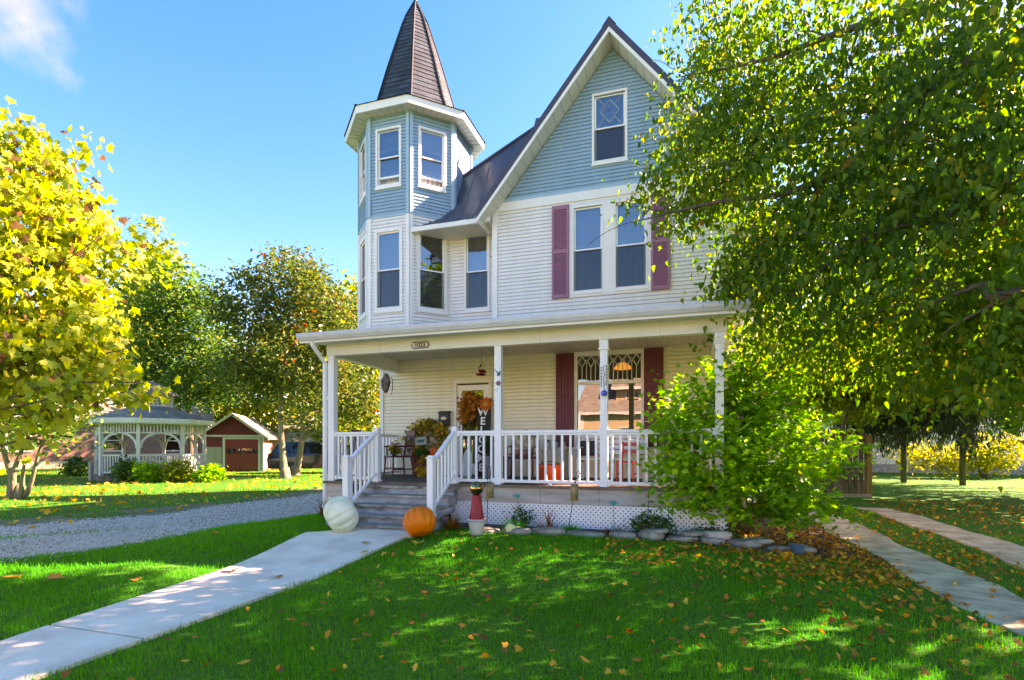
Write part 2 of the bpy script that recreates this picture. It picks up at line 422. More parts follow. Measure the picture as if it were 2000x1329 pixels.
dm = MB().face([(xm-rx*.76, .034, zc2), (xm, .034, zc2-rz_*.83), (xm+rx*.76, .034, zc2), (xm, .034, zc2+rz_*.83)], FM)
dm.build('stained_pane', mat('frosted_stained_pane', (.52, .55, .60), .4, .35, 9, c2=(.62, .55, .55)), g)

def shutter(T, s0, s1, z0, z1, m, louver=True):
    mb = MB(); st = .05; y0, y1 = -.068, -.030
    mb.box(s0, s0+st, y0, y1, z0, z1, T); mb.box(s1-st, s1, y0, y1, z0, z1, T)
    zm = (z0+z1)/2
    for a, b in ((z0, z0+.075), (zm-.04, zm+.04), (z1-.09, z1)): mb.box(s0+st, s1-st, y0, y1, a, b, T)
    mb.box(s0+st, s1-st, -.042, -.0305, z0, z1, T)
    if louver:
        for a, b in ((z0+.075, zm-.04), (zm+.04, z1-.09)):
            n = int((b-a)/.034)
            for i in range(n):
                za = a+(b-a)*i/n; zb2 = a+(b-a)*(i+1)/n
                mb.face([(s0+st, -.062, za), (s1-st, -.062, za), (s1-st, -.0435, zb2), (s0+st, -.0435, zb2)], T)
                mb.face([(s0+st, -.0435, za), (s1-st, -.0435, za), (s1-st, -.062, za), (s0+st, -.062, za)], T)
    else:
        n = 4; wd = (s1-s0-2*st)/n
        for i in range(n): mb.box(s0+st+i*wd+.003, s0+st+(i+1)*wd-.003, -.060, -.0425, z0+.076, z1-.091, T)
    return mb.build('shutter', m, house, bevel=.003)
sz0, sz1 = az(1095, 584, YF), az(1095, 404, YF)
a_, b_ = shutter(FM, ax(1079, YF), ax(1112, YF), sz0, sz1, M['mauve']), shutter(FM, ax(1272, YF), ax(1309, YF), sz0, sz1, M['mauve'])
a_['label'] = 'dusty mauve louvered shutter beside the upper paired windows, turret side'; b_['label'] = 'dusty mauve louvered shutter beside the upper paired windows, half behind leaves'

# --- turret
TX0, TX1, TY, TD = -7.14, -5.945, 11.05, .72
TC = ((TX0+TX1)/2, TY+TD+(TX1-TX0)/2)
hs_, ap_ = (TX1-TX0)/2, TD+(TX1-TX0)/2
def octo(ap):
    h = ap*math.tan(R(22.5))
    return [(TC[0]-h, TC[1]-ap), (TC[0]+h, TC[1]-ap), (TC[0]+ap, TC[1]-h), (TC[0]+ap, TC[1]+h), (TC[0]+h, TC[1]+ap), (TC[0]-h, TC[1]+ap), (TC[0]-ap, TC[1]+h), (TC[0]-ap, TC[1]-h)]
oc = octo(ap_); ZB, ZS = 4.0, 9.27
SW = (TX1-TX0)
faces = [(oc[i], oc[(i+1) % 8]) for i in range(8)]
def face_T(i):
    (x0, y0), (x1, y1) = faces[i]
    return rotz(x0, y0, math.atan2(y1-y0, x1-x0)), math.hypot(x1-x0, y1-y0)
twz = (az(765, 362, TY)+.03, az(765, 253, TY))      # blue storey windows
tw0 = (az(768, 600, TY), az(768, 452, TY))          # white storey windows
tww = MB(); twb = MB(); trm = MB(); trb = MB()
for i in range(8):
    T, Lf = face_T(i)
    mid = Lf/2
    hb = [(mid-.31, mid+.31, *twz)] if i in (0, 1, 7) else []
    hw = [(mid-.30, mid+.30, *tw0)] if i in (0, 1, 7) else []
    siding(tww, T, 0, Lf, ZB, ZT-.05, hw); siding(twb, T, 0, Lf, ZT, ZS, hb)
    trm.box(-.002, .085, -.034, .02, ZB, ZT-.05, T); trm.box(Lf-.085, Lf+.002, -.034, .02, ZB, ZT-.05, T)
    trb.box(-.002, .075, -.042, .02, ZT-.02, ZS, T); trb.box(Lf-.075, Lf+.002, -.042, .02, ZT-.02, ZS, T)
    if i in (0, 1, 7):
        wn = window(T, *hw[0], trim=.07, curt='curtain' if i != 1 else None, bottom=.10)
        wn = window(T, mid-.29, mid+.29, *twz, trim=.05, trim_m='trim', curt='curtain', screen=False, raised=.18, bottom=.08)
tww.slab(oc, ZB-.02, ZB)
tw = tww.build('turret_white_wall', M['white'], house); twbo = twb.build('turret_blue_wall', M['blue'], house)
trm.build('corner_trim', M['trim'], tw); trb.build('corner_trim', M['blue_trim'], twbo)
bt = MB().slab(octo(ap_+.02), ZT-.06, ZT-.0); bt.build('band_trim', M['blue_trim'], house)
MB().slab(octo(ap_-.05), 3.8, 3.98).build('turret_floor', M['room'], house)
MB().slab(octo(.35), 4.0, 9.2).build('turret_core', M['room'], house)
# soffit, fascia and bell-cast roof
E = .32
so = MB().slab(octo(ap_+E-.02), 9.25, 9.29); so.build('soffit', M['soffit'], house)
sg = MB()
for i in range(8):      # joints of the soffit panels
    a0, a1 = Vector(octo(ap_+E-.03)[i]), Vector(octo(ap_+E-.03)[(i+1) % 8])
    b0, b1 = Vector(octo(ap_+.01)[i]), Vector(octo(ap_+.01)[(i+1) % 8])
    for k in range(1, 7):
        t = k/7; p = a0.lerp(a1, t); q = b0.lerp(b1, t)
        sg.tube([(p.x, p.y, 9.249), (q.x, q.y, 9.249)], .004, 4)
fa = MB(); o1, o2 = octo(ap_+E), octo(ap_+E-.03)
for i in range(8):
    j = (i+1) % 8
    n = fa.pts([(*o1[i], 9.22), (*o1[j], 9.22), (*o1[j], 9.40), (*o1[i], 9.40), (*o2[i], 9.22), (*o2[j], 9.22), (*o2[j], 9.40), (*o2[i], 9.40)])
    fa.f += [(n, n+1, n+2, n+3), (n+5, n+4, n+7, n+6), (n+1, n, n+4, n+5), (n+3, n+2, n+6, n+7)]
prof = [(ap_+E+.02, 9.40), (1.45, 9.45), (1.24, 9.56), (1.07, 9.75), (.96, 10.05), (.81, 10.6), (.64, 11.22), (.46, 11.82), (.28, 12.4), (.03, 12.93)]
rf = MB()
for (ra, za), (rb, zb2) in zip(prof, prof[1:]):
    A, B = octo(ra), octo(rb)
    n = max(1, round(math.hypot(ra-rb, za-zb2)/.13))
    for k in range(n):       # every shingle course is a step of its own
        t0, t1 = k/n, (k+1)/n
        for i in range(8):
            j = (i+1) % 8
            c0 = [Vector(A[i]).lerp(Vector(B[i]), t0), Vector(A[j]).lerp(Vector(B[j]), t0)]; c1 = [Vector(A[i]).lerp(Vector(B[i]), t1), Vector(A[j]).lerp(Vector(B[j]), t1)]
            ctr = Vector(TC); o_ = .014
            c0 = [p+(p-ctr).normalized()*o_ for p in c0]
            z0_, z1_ = za+(zb2-za)*t0, za+(zb2-za)*t1
            rf.face([(*c0[0], z0_), (*c0[1], z0_), (*c1[1], z1_), (*c1[0], z1_)])
            if k or za > 9.41:
                d0 = [p-(p-ctr).normalized()*o_ for p in c0]
                rf.face([(*d0[0], z0_), (*d0[1], z0_), (*c0[1], z0_), (*c0[0], z0_)])
tr = rf.build('turret_roof', M['shingle'], house); uv_box(tr)
sg.build('soffit_joint', M['rake'], tr)
fa.build('fascia', M['trim'], tr)
hc = MB()
for i in range(8):
    hc.tube([(*octo(r_+.008)[i], z_) for r_, z_ in prof], .028, 5)
hc.build('hip_cap', M['shingle'], tr); uv_box(tr.children[-1])
MB(Matrix.Translation((TC[0], TC[1], 12.86))).lathe([(.085, 0), (.06, .08), (.035, .12), (.055, .16), (.06, .20), (.035, .25), (.012, .28)], 10).build('finial', M['black'], tr, smooth=True)

# --- recessed wall between turret and gable block, with its window
YR = 11.77
RW = rect(911, 953, 458, 602, YR)
rw = MB(); T = Matrix.Translation((0, YR, 0)); siding(rw, T, oc[2][0]-.3, XL+.1, 3.9, ZT-.1, [RW]); rw.build('recess_wall', M['white'], house)
window(T, *RW, trim=.05, curt='curtain', bottom=.08)
# turret diagonal face's window that looks onto the recess keeps a dark room behind

# --- main roof: front gable with standing seams
YO = YF-.45
TH = .20
def rz_top(x): return AP[1]-SL*abs(x-AP[0])
XE0, XE1 = -4.2, AP[0]+(AP[0]+4.2)
mr_ = MB()
for sgn, xe in ((-1, XE0), (1, XE1)):
    p = [(AP[0], AP[1]), (xe, rz_top(xe)), (xe, rz_top(xe)-.05), (AP[0], AP[1]-.05)]
    mr_.prism(p, YO-.03, SBACK+.4)
mroof = mr_.build('main_roof', M['metal'], house)
sm = MB()
for sgn, xe in ((-1, XE0), (1, XE1)):
    y = YO+.25
    while y < SBACK:
        sm.prism([(AP[0], AP[1]), (AP[0], AP[1]+.03), (xe, rz_top(xe)+.03), (xe, rz_top(xe))], y-.01, y+.01); y += .42
sm.build('standing_seam', M['metal'], mroof)
rk = MB(); wt = MB(); sf = MB()
for sgn, xe in ((-1, XE0), (1, XE1)):
    z1_ = rz_top(xe)
    rk.prism([(AP[0], AP[1]+.012), (AP[0], AP[1]-.155), (xe, z1_-.155), (xe, z1_+.012)], YO-.045, YO-.032)     # dark metal rake edge
    wt.prism([(AP[0], AP[1]-.157), (AP[0], AP[1]-.25), (xe, z1_-.25), (xe, z1_-.157)], YO-.038, YO-.012)       # white rake board
    sf.prism([(AP[0], AP[1]-.20), (AP[0], AP[1]-.232), (xe, z1_-.232), (xe, z1_-.20)], YO-.011, YF+.05)        # soffit
    wt.prism([(xe, z1_-.02), (xe, z1_-.24), (xe-sgn*.05, z1_-.24+.05*SL), (xe-sgn*.05, z1_-.02+.05*SL)], YO-.008, YF+.3)
rko = rk.build('rake_edge', M['rake'], mroof); wt.build('rake_board', M['trim'], mroof); sfo = sf.build('soffit', M['soffit'], mroof)
jg = MB()
for sgn, xe in ((-1, XE0), (1, XE1)):
    for k in range(1, 17):
        x = AP[0]+(xe-AP[0])*k/17; z = rz_top(x)-.234
        jg.box(x-.004, x+.004, YO, YF, z-.003, z+.004)
jg.build('soffit_joint', M['skirt'], mroof)
rc = MB().prism([(AP[0]-.14, AP[1]-.14), (AP[0], AP[1]+.045), (AP[0]+.14, AP[1]-.14), (AP[0], AP[1]+.005)], YO-.05, SBACK+.4); rc.build('ridge_cap', M['rake'], mroof)

# --- swept hip roof over the recess
pf = [(11.02, 6.52), (11.3, 6.66), (11.6, 6.92), (11.9, 7.33), (12.2, 7.88), (12.5, 8.42), (13.0, 9.30), (13.4, 10.0)]
def hipx(y): return -4.98+2.12*(y-12.5)
hr = MB(); seams = MB(); lf = MB()
for (y0, z0), (y1, z1) in zip(pf, pf[1:]):
    xr0, xr1 = (XL-.03 if y0 < 11.35 else -3.6), (XL-.03 if y1 < 11.35 else -3.6)
    hr.face([(max(hipx(y0), -6.0), y0, z0), (xr0, y0, z0), (xr1, y1, z1), (max(hipx(y1), -6.0), y1, z1)])
    if y0 >= 11.9: lf.face([(max(hipx(y0), -6.0), y0, z0), (max(hipx(y1), -6.0), y1, z1), (-6.9, max(y1, 12)+2.5, 6.6), (-6.9, max(y0, 12)+2.5, 6.6)])
x = -6.0
while x < -3.95:
    pth = [(x, y, z+.012) for (y, z) in pf if hipx(y) < x-.02]
    if len(pth) > 1: seams.tube(pth, .014, 4)
    x += .36
hro = hr.build('hip_roof', M['metal'], house); lf.build('hip_side', M['metal'], hro); seams.build('standing_seam', M['metal'], hro)
MB().tube([(hipx(y), y, z+.02) for y, z in pf if hipx(y) > -6.6], .045, 6).build('hip_cap', M['rake'], hro)
MB().box(-6.7, -3, SBACK-.2, SBACK, 6.4, 10).build('gable_back', M['white'], hro)
bk = MB().face([(-7.2, 13.4, 6.5), (-7.2, SBACK, 6.5), (-3, SBACK, 10.0), (-3, 13.4, 10.0)]); bk.build('rear_slope', M['metal'], hro)
gt = MB().box(-5.93, XL-.03, 10.99, 11.07, 6.40, 6.51); gt.build('gutter', M['trim'], hro, bevel=.012)
MB().box(-5.93, XL-.03, 11.071, YR+.02, 6.41, 6.43).build('soffit', M['soffit'], hro)
# flush wall patch under the swept roof, right of the recess
sp = MB(); siding(sp, rotz(XL, YR+.4, R(-90)), 0, YR+.4-YF, 3.9, ZT-.3); sp.build('return_wall', M['white'], house)

# --- porch roof, beam, ceiling
PX0, PX1, YG = -6.81, .98, 8.27
pr = MB(); pr.prism([(YG, 3.50), (YF, 4.22), (YF, 4.16), (YG, 3.44)], 0, 0) if False else None
def xprism(mb, poly, x0, x1):      # poly in (y, z), extruded along x
    T = Matrix(((0, 1, 0, 0), (1, 0, 0, 0), (0, 0, 1, 0), (0, 0, 0, 1)))
    return mb.prism(poly, x0, x1, T)
xprism(pr, [(YG+.02, 3.53), (YF, 4.20), (YF, 4.12), (YG+.02, 3.49)], PX0, PX1)
proof = pr.build('porch_roof', M['porch_shingle'], house); uv_box(proof)
cs_ = MB()
yy = YG+.0
while yy < YF-.1:
    z_ = 3.53+(yy-YG-.02)*(.67/(YF-YG-.02)); cs_.box(PX0-.01, PX1+.01, yy-.006, yy+.13, z_-.004, z_+.012); yy += .14
cso = cs_.build('shingle_course', M['porch_shingle'], proof); uv_box(cso)
gt = MB(); xprism(gt, [(YG-.05, 3.555), (YG-.065, 3.53), (YG-.055, 3.48), (YG-.02, 3.42), (YG+.015, 3.42), (YG+.015, 3.555)], PX0-.01, PX1+.01)
gt.build('gutter', mat('grey_white_gutter', (.55, .55, .58), .35, .08, 4), proof, bevel=.006)
fb = MB().box(PX0+.02, PX1-.02, YG+.018, YG+.04, 3.38, 3.50); fb.build('fascia', M['trim'], proof)
MB().box(PX0+.02, PX1-.02, YG+.041, YP-.071, 3.405, 3.425).build('soffit', M['soffit'], proof)
sd = MB(); xprism(sd, [(YG+.03, 3.40), (YG+.03, 3.50), (YF, 4.14), (YF, 3.95)], PX1-.03, PX1-.005); xprism(sd, [(YG+.03, 3.40), (YG+.03, 3.50), (YF, 4.14), (YF, 3.95)], PX0+.005, PX0+.03)
sd.build('rake_board', M['trim'], proof)
BX0, BX1 = -6.47, .66
bm = MB().box(BX0, BX1, YP-.07, YP+.07, 3.19, 3.50); pb = bm.build('porch_beam', mat('beam_wrap_white', (.70, .68, .62), .45, .05, 2), house, bevel=.004)
MB().box(BX0, BX0+.14, YP+.0705, YF-.03, 3.19, 3.50).build('side_beam', M['trim'], pb)
MB().box(BX1-.14, BX1, YP+.0705, YF-.03, 3.19, 3.50).build('side_beam', M['trim'], pb)
jt = MB()
for px in (1057, 1290, 745): jt.box(ax(px, YP)-.003, ax(px, YP)+.003, YP-.072, YP-.068, 3.19, 3.40)
jt.build('wrap_joint', M['skirt'], pb)
ce = MB().box(BX0+.14, BX1-.14, YP+.07, YF-.015, 3.47, 3.49); ceo = ce.build('porch_ceiling', mat('porch_ceiling', (.55, .52, .45), .6, .05, 3), house)
rb = MB(); x = BX0+.25
while x < BX1-.15: rb.box(x-.004, x+.004, YP+.075, YF-.02, 3.466, 3.4705); x += .13
rb.build('ceiling_groove', M['skirt'], ceo)
MB().lathe([(.11, 3.455), (.11, 3.468)], 20, Matrix.Translation((ax(865, 10.2), 10.2, 0))).build('ceiling_light', M['soffit'], ceo)
MB().face([(PX0+.2, YP+.07, 3.5), (PX0+.2, YF, 3.5), (PX0+.2, YF, 4.1), (PX0+.2, YP+.07, 3.6)]).build('attic_end', M['trim'], proof)

# --- posts and downspout
def post(px, cap=True, w=.12):
    x = ax(px, YP); mb = MB()
    h = w/2
    mb.box(x-h, x+h, YP-h, YP+h, DK-.045, 3.19)
    mb.box(x-h*.45, x+h*.45, YP-h-.006, YP-h-.0005, DK+1.05, 3.0)
    p = mb.build('porch_post', M['vinyl'], house, bevel=.006)
    if cap:
        c = MB(); c.box(x-h-.03, x+h+.03, YP-h-.03, YP+h+.03, 3.02, 3.05); c.box(x-h-.012, x+h+.012, YP-h-.012, YP+h+.012, 3.051, 3.185); c.build('capital', M['vinyl'], p, bevel=.008)
    return x
PXS = [post(650, False, .13), post(974, False), post(1180), post(1405)]
ds = MB(); xq = PXS[0]-.125
ds.tube([(xq-.02, YG+.02, 3.42), (xq-.02, YG+.05, 3.34), (xq-.0, YP-.07, 3.05), (xq-.0, YP-.07, .35), (xq-.0, YP-.12, .18)], .042, 8)
ds.build('downspout', M['vinyl'], house)

# --- deck, skirt, lattice
MB().box(BX0-.05, BX1+.06, YP-.12, YF-.02, DK-.045, DK).build('porch_deck', M['deck'], house)
dg = MB(); y = YP-.02
while y < YF-.1: dg.box(BX0-.05, BX1+.06, y-.004, y+.004, DK-.002, DK+.001); y += .135
dg.build('deck_groove', M['dark'], house.children[-1])
sk = MB(); ZK = .50
xs = [BX0-.02, ax(690, YP), -3.78, ax(1058, YP), ax(1172, YP), ax(1267, YP), BX1+.03]
for i, (a, b) in enumerate(zip(xs, xs[1:])):
    if i == 1: continue
    MB().box(a+.002, b-.002, YP-.085, YP-.055, ZK, DK-.046).build('skirt_board', M['skirt'], house, bevel=.003)
MB().box(BX0-.02, BX0+.01, YP-.054, YF, ZK, DK-.046).build('skirt_board', M['skirt'], house); MB().box(BX1, BX1+.03, YP-.054, YF, ZK, DK-.046).build('skirt_board', M['skirt'], house)
def lattice(x0, x1, z0, z1, y):
    mb = MB(); pit = .080; wd = .037
    for layer, sg_ in ((0, 1), (1, -1)):
        yy0 = y+layer*.009
        n0 = int((x0-(z1-z0))/pit)-2; n1 = int((x1+(z1-z0))/pit)+2
        for k in range(n0, n1):
            # centre line x = k*pit + sg*(z-z0)
            pa, pb = [], []
            xa = k*pit
            za, zb3 = z0, z1
            if sg_ > 0:
                za = max(z0, z0+(x0-xa)); zb3 = min(z1, z0+(x1-xa))
            else:
                za = max(z0, z0+(xa-x1)); zb3 = min(z1, z0+(xa-x0))
            if zb3-za < .02: continue
            h = wd*.707
            mb.prism([(xa+sg_*(za-z0)-h, za), (xa+sg_*(za-z0)+h, za), (xa+sg_*(zb3-z0)+h, zb3), (xa+sg_*(zb3-z0)-h, zb3)], yy0, yy0+.006)
    return mb
la = lattice(-3.70, BX1, -.02, ZK-.004, YP-.075).build('lattice', M['vinyl'], house)
la2 = lattice(BX0+.18, -5.5, .0, ZK-.004, YP-.075).build('lattice', M['vinyl'], house)
MB().box(BX0-.02, BX0+.17, YP-.10, YP+.15, -.02, ZK-.003).build('corner_pier', mat('flaking_white_pier', (.36, .35, .32), .9, .4, 7, .3, c2=(.62, .6, .56)), house)
MB().box(-3.86, -3.69, YP-.10, YP+.15, -.02, ZK-.003).build('corner_pier', M['trim'], house)
MB().box(BX0+.18, BX1, YP+.9, YP+.95, -.02, DK-.05).build('crawl_shade_panel', M['dark'], house)  # near-black sheet standing in for the shade behind the lattice

# --- steps
SX0, SX1 = -5.56, -3.72
lv = [(.752, 8.42, 8.62), (.612, 8.17, 8.47), (.467, 7.90, 8.22), (.322, 7.63, 7.95)]
zlow = [.62, .475, .33, .10]
st0 = None
for i, (z, y0, y1) in enumerate(lv):
    ri = MB().box(SX0+.02, SX1-.02 + (.0), y0+.035, y1+.3, zlow[i]-.02, z-.042)
    so_ = ri.build('step', M['step'], house)
    MB().box(SX0-.01, SX1+.02, y0, y1+.02, z-.04, z).build('tread', M['tread'], so_, bevel=.006)
MB().box(SX0+.03, SX1-.04, 7.44, 7.70, -.02, .165).build('step', M['step'], house)
MB().box(SX0, SX1, 7.40, 7.70, .166, .20).build('tread', M['tread'], house.children[-1], bevel=.006)

# --- railings: rails with a baluster child each
def bal(p, x, y, z0, z1, w=.036):
    h = w/2
    return MB().box(x-h, x+h, y-h, y+h, z0, z1).build('baluster', M['vinyl'], p)
def flat_rail(x0, x1, y=YP, n=None, z0=DK+.085, z1=DK+.93):
    mb = MB(); mb.box(x0, x1, y-.035, y+.035, z1-.05, z1); mb.box(x0, x1, y-.022, y+.022, z1-.085, z1-.052)
    lo = MB().box(x0, x1, y-.026, y+.026, z0-.05, z0)
    lo.box((x0+x1)/2-.02, (x0+x1)/2+.02, y-.02, y+.02, DK, z0-.05)
    for sx, xx in ((1, x0), (-1, x1)):
        lo.box(xx if sx > 0 else xx-.05, xx+.05 if sx > 0 else xx, y-.045, y+.045, z0-.06, z0+.02)
        mb.box(xx if sx > 0 else xx-.04, xx+.04 if sx > 0 else xx, y-.045, y+.045, z1-.10, z1+.01)
    p = mb.build('railing', M['vinyl'], house, bevel=.006)
    lo.build('bottom_rail', M['vinyl'], p, bevel=.006)
    n = n or round((x1-x0)/.135)
    for i in range(n): bal(p, x0+(x1-x0)*(i+.5)/n, y, z0, z1-.085)
    return p
NX0, NX1 = -5.41, -3.83
flat_rail(PXS[0]+.065, NX0-.055); flat_rail(NX1+.055, PXS[1]-.06); flat_rail(PXS[1]+.06, PXS[2]-.06, n=12); flat_rail(PXS[2]+.06, PXS[3]-.06, n=12)
# left end of the porch, back to the wall
sr = MB(); x = PXS[0]; z1 = DK+.93; z0 = DK+.085
sr.box(x-.035, x+.035, YP+.065, YF-.03, z1-.05, z1); p = sr.build('railing', M['vinyl'], house); MB().box(x-.026, x+.026, YP+.065, YF-.03, z0-.05, z0).build('bottom_rail', M['vinyl'], p)
for i in range(17): bal(p, x, YP+.16+i*.14, z0, z1-.05)
def newel(x, y, z0, z1, w=.105):
    h = w/2
    p = MB().box(x-h, x+h, y-h, y+h, z0, z1-.05).build('newel_post', M['vinyl'], house, bevel=.006)
    c = MB().box(x-h-.015, x+h+.015, y-h-.015, y+h+.015, z1-.05, z1-.028); c.box(x-h*.8, x+h*.8, y-h*.8, y+h*.8, z1-.0275, z1)
    c.build('cap', M['vinyl'], p, bevel=.006)
    s_ = MB().box(x-h-.012, x+h+.012, y-h-.012, y+h+.012, z0, z0+.04); s_.build('base_collar', M['vinyl'], p)
newel(NX0, YP-.0, DK, DK+1.01); newel(NX1, YP-.0, DK, DK+1.01); newel(PXS[0], 9.7, DK, DK+1.0)
for x in (NX0, NX1):
    newel(x, 7.77, .322, 1.31)
    ya, za, yb, zb4 = 7.82, 1.22, YP-.05, DK+.93
    mb = MB(); xprism(mb, [(ya, za-.055), (ya, za+.012), (yb, zb4+.012), (yb, zb4-.055)], x-.035, x+.035)
    k = (zb4-za)/(yb-ya); lo = MB(); xprism(lo, [(ya, za-.80), (ya, za-.75), (yb, zb4-.75), (yb, zb4-.80)], x-.026, x+.026)
    p = mb.build('stair_railing', M['vinyl'], house, bevel=.006); lo.build('bottom_rail', M['vinyl'], p, bevel=.006)
    for i in range(6):
        y = ya+(yb-ya)*(i+.6)/6.2; zz = za+k*(y-ya); bal(p, x, y, zz-.76, zz-.04)

# --- storm door
dr = MB(); ring(dr, FM, *DOOR, .075, -.040, .05, .0)
dro = dr.build('door', M['trim'], house, bevel=.004); dro['label'] = 'white full-glass storm door behind the welcome board'
lfm = MB(); d0, d1, dz0, dz1 = DOOR
ring(lfm, FM, d0+.125, d1-.125, dz0+.25, dz1-.17, .12, -.012, .03, .245); lfm.build('door_leaf', M['vinyl'], dro, bevel=.004)
MB().face([(d0+.125, .01, dz0+.25), (d1-.125, .01, dz0+.25), (d1-.125, .01, dz1-.17), (d0+.125, .01, dz1-.17)], FM).build('pane', M['mirror_glass'], dro)
zl = dz0+.25+(dz1-dz0-.42)*.42
MB().box(d0+.125, d1-.125, .0, .02, zl-.012, zl+.012, FM).build('pane_rail', M['vinyl'], dro)
MB().box(d0+.05, d0+.075, -.05, -.013, dz0+.95, dz0+1.1, FM).build('handle', M['black'], dro, bevel=.004)
idr = MB().box(d0-.02, d1+.02, .12, .17, dz0, dz1, FM); idr.build('inner_door', mat('brown_inner_door', (.16, .085, .045), .5, .2, 4), dro)

# --- big porch window with leaded transom
s0, s1, z0, z1 = PW
pc = MB(); ring(pc, FM, *PW, .07, -.040, .06, .10); 
pwn = pc.build('window', M['trim'], house, bevel=.004); pwn['label'] = 'large porch window with leaded diamond transom'
ztr = az(1190, 747, YF)
MB().box(s0, s1, -.01, .05, ztr-.035, ztr+.03, FM).build('transom_bar', M['trim'], pwn)
MB().face([(s0, .02, z0), (s1, .02, z0), (s1, .02, ztr), (s0, .02, ztr)], FM).build('pane', M['mirror_glass'], pwn)
MB().face([(s0, .02, ztr), (s1, .02, ztr), (s1, .02, z1), (s0, .02, z1)], FM).build('transom_pane', M['glass'], pwn)
MB().box(s0-.09, s1+.09, -.06, .02, z0-.13, z0-.10, FM).build('sill', M['trim'], pwn)
lb = MB(); nd = 7; wd = (s1-s0)/nd; zt2 = z1; zmid = ztr+(z1-ztr)*.60; zq = ztr+(z1-ztr)*.30
for i in range(nd):
    xa, xb = s0+i*wd, s0+(i+1)*wd; xc = (xa+xb)/2
    bar(lb, FM, (xa, zmid+.06), (xc, zt2-.01)); bar(lb, FM, (xb, zmid+.06), (xc, zt2-.01))
    bar(lb, FM, (xa, zt2-.09), (xc, zmid-.02)); bar(lb, FM, (xb, zt2-.09), (xc, zmid-.02))
    bar(lb, FM, (xc, zmid-.02), (xc, ztr+.03)); bar(lb, FM, (xa, zmid-.10), (xa, ztr+.03))
    bar(lb, FM, (xa, zmid+.06), (xa, zmid-.10))
lb.build('leaded_bars', mat('pale_lead_came', (.68, .66, .58), .4), pwn)
sq0 = az(1270, 842, YF)
e_, f_ = shutter(FM @ Matrix.Translation((0, -.008, 0)), ax(1087, YF), ax(1122, YF), PW[2]-.05, az(1105, 691, YF), M['maroon'], False), shutter(FM @ Matrix.Translation((0, -.008, 0)), ax(1258, YF), ax(1296, YF), PW[2]-.05, az(1277, 681, YF), M['maroon'], False)
e_['label'] = 'dark maroon plank shutter beside the porch window, on the door side'; f_['label'] = 'dark maroon plank shutter beside the porch window, on the shrub side'
# room behind it
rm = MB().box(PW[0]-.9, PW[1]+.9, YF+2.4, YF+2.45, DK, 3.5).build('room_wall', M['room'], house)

# --- wing set back on the right
WY = 14.0
wg = MB(); siding(wg, Matrix.Translation((0, WY, 0)), XR, 2.35, .1, 6.6, [(1.75, 2.2, 3.35, 4.6)]); siding(wg, rotz(2.35, WY, R(90)), 0, 3.2, .1, 6.6); wgo = wg.build('wing_wall', M['white'], house)
window(Matrix.Translation((0, WY, 0)), 1.75, 2.2, 3.35, 4.6, curt=None)
wr = MB(); wr.prism([(XR-1.2, 8.4), (2.6, 6.45), (2.6, 6.55), (XR-1.2, 8.5)], WY-.3, WY+3.6); wr.build('wing_roof', M['metal'], house)
MB().box(XR, 2.35, WY+3.1, WY+3.2, .1, 6.6).build('wing_back', M['white'], house)
# ================================================================== GROUND
def sstep(a, b, x):
    t = np.clip((np.asarray(x, float)-a)/(b-a), 0, 1); return t*t*(3-2*t)
def gz(x, y):
    x = np.asarray(x, float); y = np.asarray(y, float)
    near = .14*sstep(4.8, 7.3, y)*sstep(-8.2, -6.2, x)*(1-sstep(-1.5, 2.2, x))*(1-sstep(8.9, 9.6, y))
    roll = .018*np.sin(x*.9+1.3)*np.cos(y*.8)+.012*np.sin(x*2.1+y*1.7)
    return near+roll*(1-.7*np.exp(-((x+4.6)/1.0)**2))-.03
def gzf(x, y): return float(gz(x, y))

def grid_sheet(name, xs, ys, zf, m, kind='structure'):
    X_, Y_ = np.meshgrid(xs, ys); Z_ = zf(X_, Y_)
    v = np.stack([X_.ravel(), Y_.ravel(), Z_.ravel()], 1); nx = len(xs); ny = len(ys)
    i = (np.arange(ny-1)[:, None]*nx+np.arange(nx-1)[None, :]).ravel()
    f = np.stack([i, i+1, i+1+nx, i+nx], 1)
    me = np_mesh(name, v, f.ravel(), np.full(len(f), 4)); 
    me.polygons.foreach_set('use_smooth', [True]*len(me.polygons))
    o = link(name, me, m); o['kind'] = kind
    return o
def np_mesh(name, v, loops, counts, tint=None):
    me = bpy.data.meshes.new(name)
    me.vertices.add(len(v)); me.vertices.foreach_set('co', np.asarray(v, np.float32).ravel())
    me.loops.add(len(loops)); me.loops.foreach_set('vertex_index', np.asarray(loops, np.int32))
    me.polygons.add(len(counts)); st = np.concatenate([[0], np.cumsum(counts)[:-1]])
    me.polygons.foreach_set('loop_start', st.astype(np.int32))
    if tint is not None:
        a = me.attributes.new('tint', 'FLOAT', 'POINT'); a.data.foreach_set('value', np.asarray(tint, np.float32))
    me.update(calc_edges=True); me.validate()
    return me

